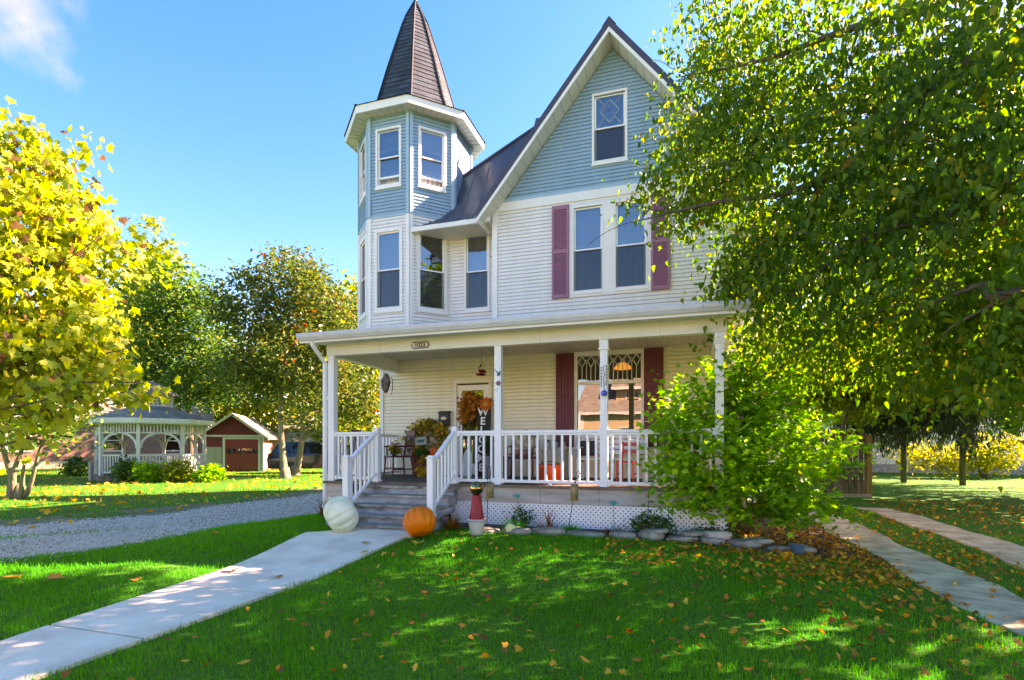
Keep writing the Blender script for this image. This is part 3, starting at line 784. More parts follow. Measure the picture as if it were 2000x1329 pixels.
def ground_mat():
    m = bpy.data.materials.new('lawn_soil'); m.use_nodes = True
    n = m.node_tree; p = n.nodes['Principled BSDF']; p.inputs['Roughness'].default_value = .95; p.inputs['Specular IOR Level'].default_value = .1
    t = n.nodes.new('ShaderNodeTexCoord')
    a = n.nodes.new('ShaderNodeTexNoise'); a.inputs['Scale'].default_value = .7; a.inputs['Detail'].default_value = 8
    b = n.nodes.new('ShaderNodeTexNoise'); b.inputs['Scale'].default_value = 35; b.inputs['Detail'].default_value = 5
    n.links.new(t.outputs['Object'], a.inputs['Vector']); n.links.new(t.outputs['Object'], b.inputs['Vector'])
    r = n.nodes.new('ShaderNodeValToRGB'); r.color_ramp.elements[0].position = .38; r.color_ramp.elements[0].color = (.015, .15, .012, 1); r.color_ramp.elements[1].position = .68; r.color_ramp.elements[1].color = (.05, .17, .02, 1)
    q = n.nodes.new('ShaderNodeValToRGB'); q.color_ramp.elements[0].position = .3; q.color_ramp.elements[0].color = (.5, .5, .5, 1); q.color_ramp.elements[1].position = .7; q.color_ramp.elements[1].color = (1.3, 1.3, 1.2, 1)
    n.links.new(a.outputs['Fac'], r.inputs[0]); n.links.new(b.outputs['Fac'], q.inputs[0])
    x = n.nodes.new('ShaderNodeMixRGB'); x.blend_type = 'MULTIPLY'; x.inputs[0].default_value = 1
    n.links.new(r.outputs[0], x.inputs[1]); n.links.new(q.outputs[0], x.inputs[2]); n.links.new(x.outputs[0], p.inputs['Base Color'])
    return m
far = np.array([20, 28, 40, 60, 100, 180, 320, 600, 1200.])
xs = np.concatenate([-14-far[::-1]+6, np.arange(-14, 8.01, .3), 8+far-12]); ys = np.concatenate([-far[::-1]+14, np.arange(-2, 14.01, .3), 14+far-12])
grid_sheet('ground', xs, ys, gz, ground_mat())

# --- front walk: slabs with tooled joints, widening towards the steps
WLp = [gp(-120, 1302), gp(0, 1254), gp(255, 1171), gp(516, 1086), gp(600, 1056), gp(639, 1043, .10), gp(668, 1033, .13)]
WRp = [gp(0, 1371), gp(113, 1326), gp(310, 1246), gp(505, 1165), gp(700, 1104), gp(800, 1067, .08), gp(868, 1040, .14)]
def lerp_x(P_, y):
    P_ = sorted(P_, key=lambda p: p.y)
    if y <= P_[0].y:
        a, b = P_[0], P_[1]
    else:
        for a, b in zip(P_, P_[1:]):
            if y <= b.y: break
    return a.x+(b.x-a.x)*(y-a.y)/(b.y-a.y)
walk_l = lambda y: min(lerp_x(WLp, y), -4.75)
walk_r = lambda y: -3.86 if y < 7 else -3.80
wj = [-2.2, -.93, .38, 1.68, 2.98, 4.28, 5.58, 6.85, 7.52]
wk = None
wm = MB()
for a, b in zip(wj, wj[1:]):
    n = 6
    for k in range(n):
        y0, y1 = a+.014+(b-a-.028)*k/n, a+.014+(b-a-.028)*(k+1)/n
        z0, z1 = gzf(-4.6, y0)+.035, gzf(-4.6, y1)+.035
        i = wm.pts([(walk_l(y0), y0, z0), (walk_r(y0), y0, z0), (walk_r(y1), y1, z1), (walk_l(y1), y1, z1),
                    (walk_l(y0), y0, z0-.1), (walk_r(y0), y0, z0-.1), (walk_r(y1), y1, z1-.1), (walk_l(y1), y1, z1-.1)])
        wm.f += [(i, i+1, i+2, i+3), (i+1, i+5, i+6, i+2), (i+4, i, i+3, i+7)]
        if k == 0: wm.f.append((i+4, i+5, i+1, i))
        if k == n-1: wm.f.append((i+3, i+2, i+6, i+7))
wk = wm.build('walkway', M['concrete']); wk['kind'] = 'structure'
# --- driveway strips on the right
def strip(name, l, r, y0, y1, m, th=.02):
    mb = MB(); y = y0
    while y < y1:
        b = min(y+.5, y1)
        zz = [gzf(q, yy)+th for q, yy in ((l(y), y), (r(y), y), (r(b), b), (l(b), b))]
        z_ = [gzf((l(y)+r(y))/2, y)+th, gzf((l(b)+r(b))/2, b)+th]
        i = mb.pts([(l(y), y, z_[0]), (r(y), y, z_[0]), (r(b), b, z_[1]), (l(b), b, z_[1]), (l(y), y, z_[0]-.08), (r(y), y, z_[0]-.08), (r(b), b, z_[1]-.08), (l(b), b, z_[1]-.08)])
        mb.f += [(i, i+1, i+2, i+3), (i+1, i+5, i+6, i+2), (i+4, i, i+3, i+7)]; y = b
    o = mb.build(name, m); o['kind'] = 'structure'; return o
wob = lambda y, p: .05*math.sin(y*1.7+p)+.03*math.sin(y*4.1+p*2)
strip('driveway_path', lambda y: 2.47+wob(y, 0), lambda y: 3.17+wob(y, 2), -3, 15.5, M['old_concrete'])
strip('driveway_path', lambda y: 4.05+wob(y, 4), lambda y: 4.75+wob(y, 5), -3, 15.5, M['old_concrete'])
# --- gravel drive on the left
gm = mat('blue_grey_gravel', (.32, .265, .20), .9, .35, 38, .9, 60, c2=(.60, .51, .41))
gl = lambda y: -10.9-.06*y*0-max(0, 9-y)*.55+.12*math.sin(y*1.1)
gr = lambda y: -7.7-.28*max(0, 7.2-y)*1.0+.12*math.sin(y*1.3+1)-max(0, y-12)*.05
xs_g = []
gd = MB(); y = -6
while y < 40:
    b = y+.4; n = 14
    for k in range(n):
        def P_(yy, t): 
            x = gl(yy)+(gr(yy)-gl(yy))*t; return (x, yy, gzf(x, yy)+.006-.01*(t < .01 or t > .99))
        gd.face([P_(y, k/n), P_(y, (k+1)/n), P_(b, (k+1)/n), P_(b, k/n)])
    y = b
gv = gd.build('gravel_driveway', gm, smooth=True); gv['kind'] = 'structure'
# dry verge beyond the drive
vg = MB(); y = -6
while y < 40:
    b = y+.6
    vl = lambda yy: gl(yy)-1.1-.2*math.sin(yy*.9)
    P2 = lambda yy, x: (x, yy, gzf(x, yy)+.004)
    vg.face([P2(y, vl(y)), P2(y, gl(y)+.1), P2(b, gl(b)+.1), P2(b, vl(b))]); y = b
vgo = vg.build('verge', mat('dry_verge_soil', (.10, .085, .03), .95, .4, 5, .5, 40, c2=(.16, .15, .06)), smooth=True); vgo['kind'] = 'structure'
# --- planting bed in front of the porch and leaf strewn earth by the shrub
def poly_sheet(name, pts, m, dz):
    mb = MB(); mb.face([(x, y, gzf(x, y)+dz) for x, y in pts])
    o = mb.build(name, m)
    bmm = bmesh.new(); bmm.from_mesh(o.data); bmesh.ops.triangulate(bmm, faces=bmm.faces[:]); bmesh.ops.subdivide_edges(bmm, edges=bmm.edges[:], cuts=3, use_grid_fill=True)
    for v in bmm.verts: v.co.z = gzf(v.co.x, v.co.y)+dz
    bmm.to_mesh(o.data); bmm.free(); o['kind'] = 'structure'; return o
soil = mat('dark_bed_mulch', (.05, .035, .022), .95, .5, 12, .9, 40, c2=(.10, .075, .05))
poly_sheet('bed_soil', [(-3.7, 8.15), (-2.2, 8.05), (-.6, 8.0), (.7, 7.9), (1.6, 7.75), (2.3, 8.4), (2.42, 10.5), (2.4, 13), (1.3, 13), (1.3, 9.2), (.6, 8.66), (-3.7, 8.66)], soil, .012)
GRP_ROAD = None
rd = MB().box(-200, 200, -13.5, -6.5, -.2, -.012); rdo = rd.build('road', mat('asphalt', (.05, .05, .052), .9, .2, 8, .4, 60)); rdo['kind'] = 'structure'
rd = MB().box(-200, 200, -5.2, -3.8, -.2, .01); rdo = rd.build('pavement', M['concrete']); rdo['kind'] = 'structure'

PEBBLES = True
# ================================================================== FOLIAGE TOOLS
def rot_batch(nrm, spin):
    """frames whose local z is nrm and whose local y (leaf tip) is spun about it"""
    nrm = nrm/np.linalg.norm(nrm, axis=1, keepdims=True)
    ref = np.where(np.abs(nrm[:, 2:3]) < .9, np.array([[0, 0, 1.]]), np.array([[1., 0, 0]]))
    a = np.cross(ref, nrm); a /= np.linalg.norm(a, axis=1, keepdims=True); b = np.cross(nrm, a)
    c, s = np.cos(spin)[:, None], np.sin(spin)[:, None]
    return np.stack([a*c+b*s, -a*s+b*c, nrm], 2)          # columns x, y, z
def scatter(name, tmpl, faces, pos, rot, scale, tint, m, parent=None, world=True):
    n, k = len(pos), len(tmpl)
    t = np.asarray(tmpl, float)
    v = np.einsum('nij,kj->nki', rot, t)*scale[:, None, None]+pos[:, None, :]
    loops = np.concatenate([np.asarray(f) for f in faces]); cnt = np.array([len(f) for f in faces])
    L_ = (loops[None, :]+(np.arange(n)*k)[:, None]).ravel()
    me = np_mesh(name, v.reshape(-1, 3), L_, np.tile(cnt, n), np.repeat(tint, k))
    return link(name, me, m, parent, world)
# leaf outlines (x across, y towards the tip), folded a little along the midrib
HEART = [(0, 0, 0), (.22, .05, .09), (.32, .28, .14), (.20, .62, .09), (.02, 1.05, -.14), (-.20, .62, .06), (-.32, .28, .10), (-.22, .05, .07)]
HEART_F = [(0, 1, 2, 3, 4), (0, 4, 5, 6, 7)]
OVAL = [(0, 0, 0), (.24, .3, .06), (.22, .65, .05), (0, 1, -.04), (-.22, .65, .05), (-.24, .3, .06)]
OVAL_F = [(0, 1, 2, 3), (0, 3, 4, 5)]
MAPLE = [(0, 0, 0), (.18, .10, .02), (.50, .02, .06), (.40, .25, .05), (.62, .48, .03), (.34, .50, .05), (.30, .66, .02), (.14, .66, .03), (0, 1.02, -.05),
         (-.14, .66, .03), (-.30, .66, .02), (-.34, .50, .05), (-.62, .48, .03), (-.40, .25, .05), (-.50, .02, .06), (-.18, .10, .02)]
MAPLE_F = [(0, 1, 2, 3), (0, 3, 4, 5), (0, 5, 6, 7), (0, 7, 8), (0, 8, 9), (0, 9, 10, 11), (0, 11, 12, 13), (0, 13, 14, 15)]
SPRIG = [(0, 0, 0), (.16, .25, .04), (.5, .22, .02), (.22, .42, .03), (.46, .62, .0), (.16, .62, .03), (0, 1, -.03), (-.16, .62, .03), (-.46, .62, 0), (-.22, .42, .03), (-.5, .22, .02), (-.16, .25, .04)]
SPRIG_F = [(0, 1, 2, 3), (0, 3, 4, 5), (0, 5, 6), (0, 6, 7), (0, 7, 8, 9), (0, 9, 10, 11)]
BLADE = [(-.5, 0, 0), (.5, 0, 0), (.36, .12, .55), (-.36, .12, .55), (0, .42, 1.0)]
BLADE_F = [(0, 1, 2, 3), (3, 2, 4)]
CAM = np.array([0, 0, CZ]); FW = np.array([-_s, _c, 0]); RT = np.array([_c, _s, 0])
def pt(px, py, t):
    """the point seen at a pixel of the photograph at distance t along the view axis"""
    return CAM+t*FW+t*(px-1000)/FPX*RT+np.array([0, 0, t*(HZ-py)/FPX])
def limb(mb, p, q, r0, r1, sag=.0, k=6, n=7, wob=.06):
    p, q = Vector(p), Vector(q); Ln = (q-p).length; pts_, rr = [], []
    off = Vector((rnd.uniform(-1, 1), rnd.uniform(-1, 1), rnd.uniform(-.5, 1)))*Ln*wob
    off2 = Vector((rnd.uniform(-1, 1), rnd.uniform(-1, 1), rnd.uniform(-1, 1)))*Ln*wob*.6
    for i in range(n+1):
        t = i/n; a = p.lerp(q, t)+off*math.sin(math.pi*t)+off2*math.sin(2*math.pi*t)
        a.z += sag*Ln*math.sin(math.pi*t)
        pts_.append(a); rr.append(r0+(r1-r0)*t**.8)
    mb.tube(pts_, rr, k); return pts_
def leaves_in(blobs, n, clump_r, per, upbias=.5, hang=0., shell=.5, origin=None):
    """leaf positions in ragged clumps through the blobs' volumes: blobs = [(centre, (rx, ry, rz), weight)]"""
    wts = np.array([b[2] for b in blobs], float); wts /= wts.sum()
    P_, C_ = [], []
    for (c, r, _), wt in zip(blobs, wts):
        nc = max(2, int(n*wt/per))
        d = rng.normal(size=(nc, 3)); d /= np.linalg.norm(d, axis=1, keepdims=True)
        rad = rng.random(nc)**(1/3.)*(1-shell)+shell*(1-.25*rng.random(nc)**2)
        cc = np.asarray(c)+d*rad[:, None]*np.asarray(r)
        k = rng.poisson(per, nc)+1
        idx = np.repeat(np.arange(nc), k)
        off = rng.normal(size=(len(idx), 3))*clump_r*np.array([1, 1, .75])*(.6+.8*rng.random(nc))[idx][:, None]
        if origin is not None:
            dv = cc-np.asarray(origin); dv /= np.linalg.norm(dv, axis=1, keepdims=True); dv[:, 2] -= .45; dv /= np.linalg.norm(dv, axis=1, keepdims=True)
            off = off*.55+dv[idx]*(rng.normal(size=(len(idx), 1))*clump_r*1.9)
        P_.append(cc[idx]+off); C_.append(cc)
    return np.concatenate(P_), np.concatenate(C_)
def leaf_rot(n, up=.6, droop=0.):
    nr = rng.normal(size=(n, 3)); nr[:, 2] = np.abs(nr[:, 2])*.6+up
    nr += .001
    if droop:      # leaves hanging from their stalks: blades near vertical, tips down
        nr[:, 2] *= (1-droop)
        nr /= np.linalg.norm(nr, axis=1, keepdims=True)
        y = np.tile(np.array([[0, 0, -1.]]), (n, 1))+rng.normal(size=(n, 3))*.65
        x = np.cross(y, nr); x /= np.linalg.norm(x, axis=1, keepdims=True)+1e-9
        y = np.cross(nr, x)
        return np.stack([x, y, nr], 2)
    return rot_batch(nr, rng.random(n)*2*np.pi)

def tree(name, label, base, tr, blobs, n, leaf, size, m, bark, clump=.35, per=26, group=None, up=.6, droop=0., limbs=10, stems=None, tint=(.5, .22), twigs=60, fork=.35, shell=.45, tint_fn=None, cat='tree', along=0, origin=None, extra=()):
    root = thing(name, label, cat, tuple(base), 0, group)
    tm = MB(); base = Vector(base)
    top = Vector(np.average([b[0] for b in blobs], axis=0, weights=[b[2] for b in blobs]))
    P_, C_ = leaves_in(blobs, n, clump, per, shell=shell, origin=origin)
    if stems is None: stems = [(base, base.lerp(top, .75), tr)]
    nodes = []
    for (p, q, r) in stems:
        nodes += [(a, r*(1-.7*i/8)) for i, a in enumerate(limb(tm, p-Vector((0, 0, .1)), q, r, r*.3, k=9, n=8, wob=.04))][2:]
        tm.tube([p-Vector((0, 0, .12)), p+Vector((0, 0, .12)), p+Vector((0, 0, .4))+(q-p)*.02], [r*1.7, r*1.25, r*.95], 9)
    ends = [Vector(b[0]) for b in blobs for _ in range(max(1, round(limbs*b[2]/sum(x[2] for x in blobs))))]
    ln = []
    for e in ends:
        e = e+Vector((rnd.gauss(0, .3), rnd.gauss(0, .3), rnd.gauss(0, .3)))
        nd = min(nodes, key=lambda a: (a[0]-e).length+.9*abs((a[0].z)-(e.z-.45*(e-a[0]).length)))
        ln += [(a, .3*nd[1]) for a in limb(tm, nd[0], e, max(.010, nd[1]*.42), max(.006, nd[1]*.13), .05)][2:]
    pool = ln+nodes
    if along:
        q_ = np.array([list(a[0]) for a in ln])[rng.integers(0, len(ln), along)]
        q_ = np.repeat(q_, per, 0)+rng.normal(size=(along*per, 3))*clump*1.15; P_ = np.concatenate([P_, q_])
    pv = np.array([list(a[0]) for a in pool])
    for c in C_[rng.permutation(len(C_))[:twigs]]:
        i = int(np.argmin(((pv-c)**2).sum(1))); limb(tm, pool[i][0], c, max(.006, min(pool[i][1]*.5, .03)), .004, .03, 4, 4)
    for pts_, r0, r1 in extra:
        q = [Vector(a) for a in pts_]; path = []
        for i in range(len(q)-1):
            for k in range(6):
                t = k/6; a = q[max(i-1, 0)]; b, c = q[i], q[i+1]; d = q[min(i+2, len(q)-1)]
                path.append(.5*((2*b)+(c-a)*t+(2*a-5*b+4*c-d)*t*t+(3*b-a-3*c+d)*t**3))
        path.append(q[-1]); n_ = len(path); tm.tube(path, [r0+(r1-r0)*i/(n_-1) for i in range(n_)], 7)
        for i in range(3, n_, 2):
            e = path[i]+Vector((rnd.gauss(0, .35), rnd.gauss(0, .35), rnd.gauss(-.15, .3))); limb(tm, path[i], e, (r0+(r1-r0)*i/n_)*.5, .004, .05, 5, 5)
    tk = tm.build('trunk', bark, root, smooth=True)
    N_ = len(P_)
    tn = np.clip(rng.normal(tint[0], tint[1], N_)+.13*np.sin(P_[:, 0]*2.3+1.1*P_[:, 2])*np.sin(P_[:, 1]*1.9-1.6*P_[:, 2]), 0, 1) if tint_fn is None else tint_fn(P_)
    sc_ = size*(.45+.95*rng.random(N_))
    scatter('crown', leaf[0], leaf[1], P_, leaf_rot(N_, up, droop), sc_, tn, m, root)
    return root

LM = {}
LM['linden'] = leaf_mat('green_heart_leaf', [(0, (0.029, 0.098, 0.010)), (.4, (0.067, 0.172, 0.014)), (.7, (0.148, 0.234, 0.015)), (.9, (0.273, 0.284, 0.020)), (1, (0.227, 0.124, 0.020))], .55)
LM['maple'] = leaf_mat('yellow_maple_leaf', [(0, (0.091, 0.187, 0.022)), (.35, (0.243, 0.327, 0.028)), (.75, (0.347, 0.381, 0.032)), (.93, (0.347, 0.296, 0.043)), (1, (0.144, 0.078, 0.032))], .5)
LM['dark'] = leaf_mat('dark_green_leaf', [(0, (0.018, 0.062, 0.014)), (.5, (0.045, 0.133, 0.022)), (.85, (0.120, 0.218, 0.024)), (1, (0.255, 0.281, 0.036))], .4)
LM['red'] = leaf_mat('green_red_leaf', [(0, (0.026, 0.066, 0.013)), (.5, (0.072, 0.120, 0.020)), (.78, (0.169, 0.180, 0.028)), (.86, (0.221, 0.156, 0.033)), (.93, (0.364, 0.084, 0.022)), (1, (0.429, 0.072, 0.022))], .4, .35, .5)
LM['lime'] = leaf_mat('yellow_green_leaf', [(0, (.06, .11, .012)), (.5, (.16, .21, .02)), (1, (.36, .34, .03))], .5)
LM['shrub'] = leaf_mat('shrub_leaf', [(0, (0.046, 0.193, 0.017)), (.45, (0.107, 0.359, 0.021)), (.8, (0.245, 0.496, 0.021)), (1, (0.489, 0.605, 0.029))], .5)
LM['spruce'] = leaf_mat('spruce_needles', [(0, (.010, .022, .012)), (.6, (.02, .045, .016)), (1, (.05, .07, .02))], .15)
LM['grass'] = leaf_mat('grass_blade', [(0, (0.004, 0.202, 0.008)), (.45, (0.006, 0.336, 0.012)), (.70, (0.020, 0.336, 0.012)), (.88, (0.320, 0.235, 0.020)), (1, (0.360, 0.227, 0.040))], .42, .6, .08)
LM['litter'] = leaf_mat('fallen_leaf', [(0, (0.109, 0.036, 0.010)), (.3, (0.249, 0.072, 0.013)), (.55, (0.497, 0.174, 0.017)), (.8, (0.698, 0.306, 0.020)), (1, (0.776, 0.429, 0.041))], .2, .6)

# ================================================================== GRASS
def keep_lawn(x, y):
    ok = np.ones(len(x), bool)
    wl = np.array([walk_l(v) for v in y]); wr_ = np.array([walk_r(v) for v in y])
    cr_ = .01+np.abs(rng.normal(0, .035, len(x))); ok &= ~((x > wl+cr_*.5) & (x < wr_-cr_) & (y < 7.6) & (y > -2.5))
    ok &= ~((x > SX0) & (x < SX1) & (y > 7.4))
    g0 = np.array([gl(v) for v in y]); g1 = np.array([gr(v) for v in y])
    e = rng.normal(0, .16, len(x))
    mid = np.abs((x-g0)/(g1-g0)-.56+.05*np.sin(y*1.3)) < .07; ok &= ~((x > g0+e) & (x < g1+e*.6) & ~(mid & (rng.random(len(x)) < .30)))
    vb = (x > g0-1.2) & (x <= g0+.3); ok &= ~(vb & (rng.random(len(x)) < .55))
    ok &= ~((x > -6.55) & (x < 1.3) & (y > 8.55) & (y < 21))
    ok &= ~((x > 2.44+.03) & (x < 3.2-.06) & (y > -3) & (y < 15.5)); ok &= ~((x > 4.06) & (x < 4.74) & (y < 15.5))
    bed = (x > -3.75) & (x < 2.45) & (y > 8.05-.13*(x+3.7)*.35) & (y < 13)
    ok &= ~(bed & (rng.random(len(x)) < .985))
    # thin turf under the big tree and round the drive strips
    bare = np.sin(x*2.3+1.7*np.sin(y*1.9))*np.sin(y*2.9+x*.7)+.5*np.sin(x*6.1)*np.sin(y*5.3); ok &= ~((bare > .62) & (rng.random(len(x)) < .45))
    thin = sstep(.9, 2.3, x-.22*(y-6))*sstep(3.0, 8.0, y)
    ok &= ~(rng.random(len(x)) < .85*thin)
    return ok
def grass(name, n, d0, d1, pw, h, wd, a0=-62, a1=62):
    u = rng.random(n); d = (d0**pw+(d1**pw-d0**pw)*u)**(1/pw)
    a = np.radians(rng.uniform(a0, a1, n))
    x = d*(np.cos(a)*FW[0]+np.sin(a)*RT[0]); y = d*(np.cos(a)*FW[1]+np.sin(a)*RT[1])
    k = keep_lawn(x, y); x, y, d = x[k], y[k], d[k]; n = len(x)
    pos = np.stack([x, y, gz(x, y)-.004], 1)
    az_ = rng.random(n)*2*np.pi; ti = rng.normal(0, .28, n)
    R_ = np.zeros((n, 3, 3)); c, s = np.cos(az_), np.sin(az_)
    R_[:, 0, 0] = c; R_[:, 1, 0] = s; R_[:, 0, 1] = -s; R_[:, 1, 1] = c; R_[:, 2, 2] = 1
    R_[:, 0, 2] = -s*ti; R_[:, 1, 2] = c*ti
    hh = h*(.40+.85*rng.random(n)+.5*(rng.random(n) < .03))*(1+.28*np.sin(x*1.9+.5)*np.sin(y*2.3)+.16*np.sin(x*7+y*3)*np.sin(y*8)); ww = wd*(.7+.6*rng.random(n))*np.maximum(1, d/5)
    R_[:, :, 0] *= (ww/hh)[:, None]
    patch = .08*np.sin(x*1.3+2*np.sin(y*.7))+.06*np.sin(y*2.1-x*.8)+.06*np.sin(x*5+y*4)*np.sin(y*6.3)
    thin = sstep(.5, 3.0, x-.22*(y-6))*sstep(2.0, 8.0, y)
    tn = np.clip(.33+patch+rng.normal(0, .145, n)+.25*thin+.50*sstep(11.2, 13.5, -x)*sstep(5, 9, y)+.3*sstep(4.5, 8, x)*sstep(6, 12, y), 0, 1)  # side lawn beyond the drive: sunlit yellow painted into the blades
    o = scatter(name, BLADE, BLADE_F, pos, R_, hh, tn, LM['grass']); o['kind'] = 'stuff'
    return o
grass('grass', 320000, 1.9, 12, 1.25, .052, .0050)
grass('grass', 60000, 12, 45, 1.3, .075, .006, -60, 60)

# loose stones of the gravel drive
n = 34000; y = 3.0+22*rng.random(n)**1.7; tt = rng.random(n)
g0 = np.array([gl(v) for v in y]); g1 = np.array([gr(v) for v in y]); x = g0+(g1-g0)*(tt*1.06-.03)+rng.normal(0, .06, n)
PEB = [(-.5, -.4, 0), (.5, -.5, 0), (.6, .4, 0), (-.4, .5, 0), (-.25, -.2, .55), (.3, -.25, .6), (.28, .22, .5), (-.2, .25, .62)]
PEB_F = [(0, 1, 5, 4), (1, 2, 6, 5), (2, 3, 7, 6), (3, 0, 4, 7), (4, 5, 6, 7)]
nr = rng.normal(size=(n, 3))*.25; nr[:, 2] = 1
LM['pebble'] = leaf_mat('gravel_stone', [(0, (.20, .165, .12)), (.5, (.50, .42, .33)), (.85, (.74, .64, .52)), (1, (.68, .52, .34))], 0, .9, .2)
o = scatter('gravel', PEB, PEB_F, np.stack([x, y, gz(x, y)+.004], 1), rot_batch(nr, rng.random(n)*6.28), (.012+.019*rng.random(n)**2)*np.maximum(1, np.hypot(x, y)/14), rng.random(n), LM['pebble']); tag(o, 'loose grey stones of the gravel drive', kind='stuff')
# ================================================================== TREES AND SHRUBS
def B(px, py, t, rx, rz=None, ry=None, w=None):
    rz = rz or rx; ry = ry or rx
    return (pt(px, py, t), (rx, ry, rz), w or rx*ry*rz)
# --- the big broadleaf tree on the right (its trunk stands outside the picture)
big = [B(1400, 60, 8.6, .52, .6, .8, .45), B(1362, 215, 8.4, .45, .55, .8, .38), B(1300, 340, 8.3, .38, .26, .5, .16), B(1385, 395, 8.2, .55, .3, .7, .4), B(1425, 300, 8.0, .75, .8, .9, 1.0),
       B(1475, 130, 8.0, .75, .9, 1., .9), B(1470, 510, 8.0, .38, .42, .6, .28), B(1500, 500, 7.6, .7, .7, .9, .9), B(1560, 340, 7.2, .9, .9, 1., 1.1), B(1600, 120, 7.4, 1.0, .9, 1.2, 1.1),
       B(1520, 640, 7.8, .55, .38, .7, .4), B(1620, 560, 6.8, .8, .7, .9, .9), B(1700, 400, 6.4, .9, .9, 1., 1.0), B(1740, 160, 6.6, 1., .9, 1.2, 1.0), B(1640, 680, 8.4, .9, .5, 1., .7),
       B(1780, 620, 7.0, .9, .6, 1., .9), B(1820, 480, 5.6, .8, .8, .9, .8), B(1880, 260, 5.4, .8, .8, 1., .7), B(1900, 60, 5.6, .8, .8, 1., .7), B(1960, 430, 4.8, .6, .7, .8, .5),
       B(1940, 640, 6.0, .8, .5, 1., .7), B(2060, 200, 5.0, .8, 1.2, 1., .6), B(2100, 560, 5.4, .9, .8, 1., .6), B(1480, 590, 8.2, .42, .30, .5, .22), B(1840, 700, 7.6, .9, .32, .9, .45), B(1960, 720, 7.0, .8, .34, .9, .4), B(1545, 700, 9.2, .6, .5, .7, .45), B(1420, 585, 8.1, .22, .2, .3, .07)]
# the rest of the crown, over and behind the trunk
big2 = [((6.0, 7.4, 8.8), (2.0, 2.0, 1.6), 1.), ((8.8, 6.4, 7.0), (2.0, 2.0, 2.0), 1.), ((7.4, 10.2, 5.4), (1.8, 1.6, 1.6), .8), ((8.4, 4.6, 5.0), (1.6, 1.6, 1.8), .7), ((5.5, 6.5, 4.6), (1.6, 1.4, 1.1), .6)]
def big_tint(P_):
    n = len(P_); t = rng.normal(.32, .19, n)
    far_ = np.linalg.norm(P_[:, :2], axis=1); t += .08*(P_[:, 0] < 1.2)+.13*np.sin(P_[:, 0]*3.1+1.3*P_[:, 2])*np.sin(P_[:, 1]*2.4-2.1*P_[:, 2])
    sel = rng.random(n) < .05; t[sel] = rng.uniform(.85, 1, sel.sum())
    return np.clip(t, 0, 1)
bt_ = tree('broadleaf_tree', 'large broadleaf tree with turning green leaves overhanging the front lawn and gable', (7.2, 6.9, gzf(7.2, 6.9)), .28, big, 35000, (HEART, HEART_F), .092, LM['linden'], M['bark'], clump=.19, per=22,
     limbs=30, stems=[(Vector((7.2, 6.9, 0)), Vector((6.9, 7.0, 3.2)), .28), (Vector((6.95, 7.0, 3.0)), Vector((4.6, 8.2, 6.6)), .17), (Vector((6.95, 7.0, 3.0)), Vector((7.6, 7.6, 8.5)), .19), (Vector((6.95, 7., 2.6)), Vector((3.6, 6.9, 4.6)), .12)],
     droop=.75, twigs=320, shell=.3, tint_fn=big_tint, along=240, origin=(7.0, 7.0, 7.5), extra=[([(6.9, 7.1, 6.6), pt(1950, 90, 5.6), pt(1760, 260, 6.2), pt(1560, 370, 6.9), pt(1400, 395, 7.5), pt(1255, 430, 7.9)], .10, .008), ([(6.9, 7.1, 5.6), pt(2020, 330, 5.0), pt(1850, 420, 5.5), pt(1680, 470, 6.0), pt(1530, 590, 6.9)], .08, .008), ([(6.9, 7.0, 7.6), pt(1900, -30, 6.2), pt(1650, 60, 6.9), pt(1480, 120, 7.4), pt(1330, 150, 8.1)], .08, .007), ([(6.9, 7.0, 4.2), pt(2030, 562, 4.8), pt(1920, 556, 5.0), pt(1780, 610, 5.6)], .075, .01)])
P_, C_ = leaves_in(big2, 5400, .34, 24, shell=.3)
scatter('crown', HEART, HEART_F, P_, leaf_rot(len(P_), .4, .6), .19*(.7+.6*rng.random(len(P_))), big_tint(P_), LM['linden'], bt_)
# loose leaves on bare twigs in front of the gable
# --- yellow maple overhanging from the left
yel = [B(-2, 314, 6.6, .75, .55, .7, .7), B(98, 314, 6.8, .30, .22, .4, .12), B(18, 430, 6.5, .95, .6, .8, .9), B(128, 440, 6.7, .5, .42, .5, .34), B(183, 500, 6.8, .42, .3, .5, .2), B(267, 505, 6.9, .26, .16, .3, .07),
       B(58, 560, 6.4, .9, .55, .8, .8), B(173, 600, 6.6, .42, .45, .5, .3), B(-2, 680, 6.1, .8, .5, .7, .7), B(108, 690, 6.3, .6, .42, .6, .45), B(183, 700, 6.5, .36, .32, .4, .18), B(128, 765, 6.1, .45, .17, .4, .16),
       B(252, 768, 6.3, .30, .09, .25, .06), B(310, 765, 6.4, .14, .07, .14, .022), B(98, 812, 6.0, .22, .12, .25, .05), B(-162, 520, 6.2, 1., 1.2, 1., .9), B(-202, 314, 6.4, 1., .8, 1., .6), B(-152, 740, 5.9, .8, .5, .8, .4), B(148, 299, 6.9, .14, .1, .2, .025), B(154, 375, 6.9, .14, .08, .2, .02)]
yb = pt(-330, 873, 6.0); yb[2] = gzf(yb[0], yb[1])
tree('maple_tree', 'bright yellow autumn maple reaching in over the gravel drive', yb, .075, yel, 12500, (MAPLE, MAPLE_F), .092, LM['maple'], M['bark'], clump=.125, per=19, limbs=24, droop=.35, twigs=140, shell=.35, tint=(.52, .28), up=.25, along=60)
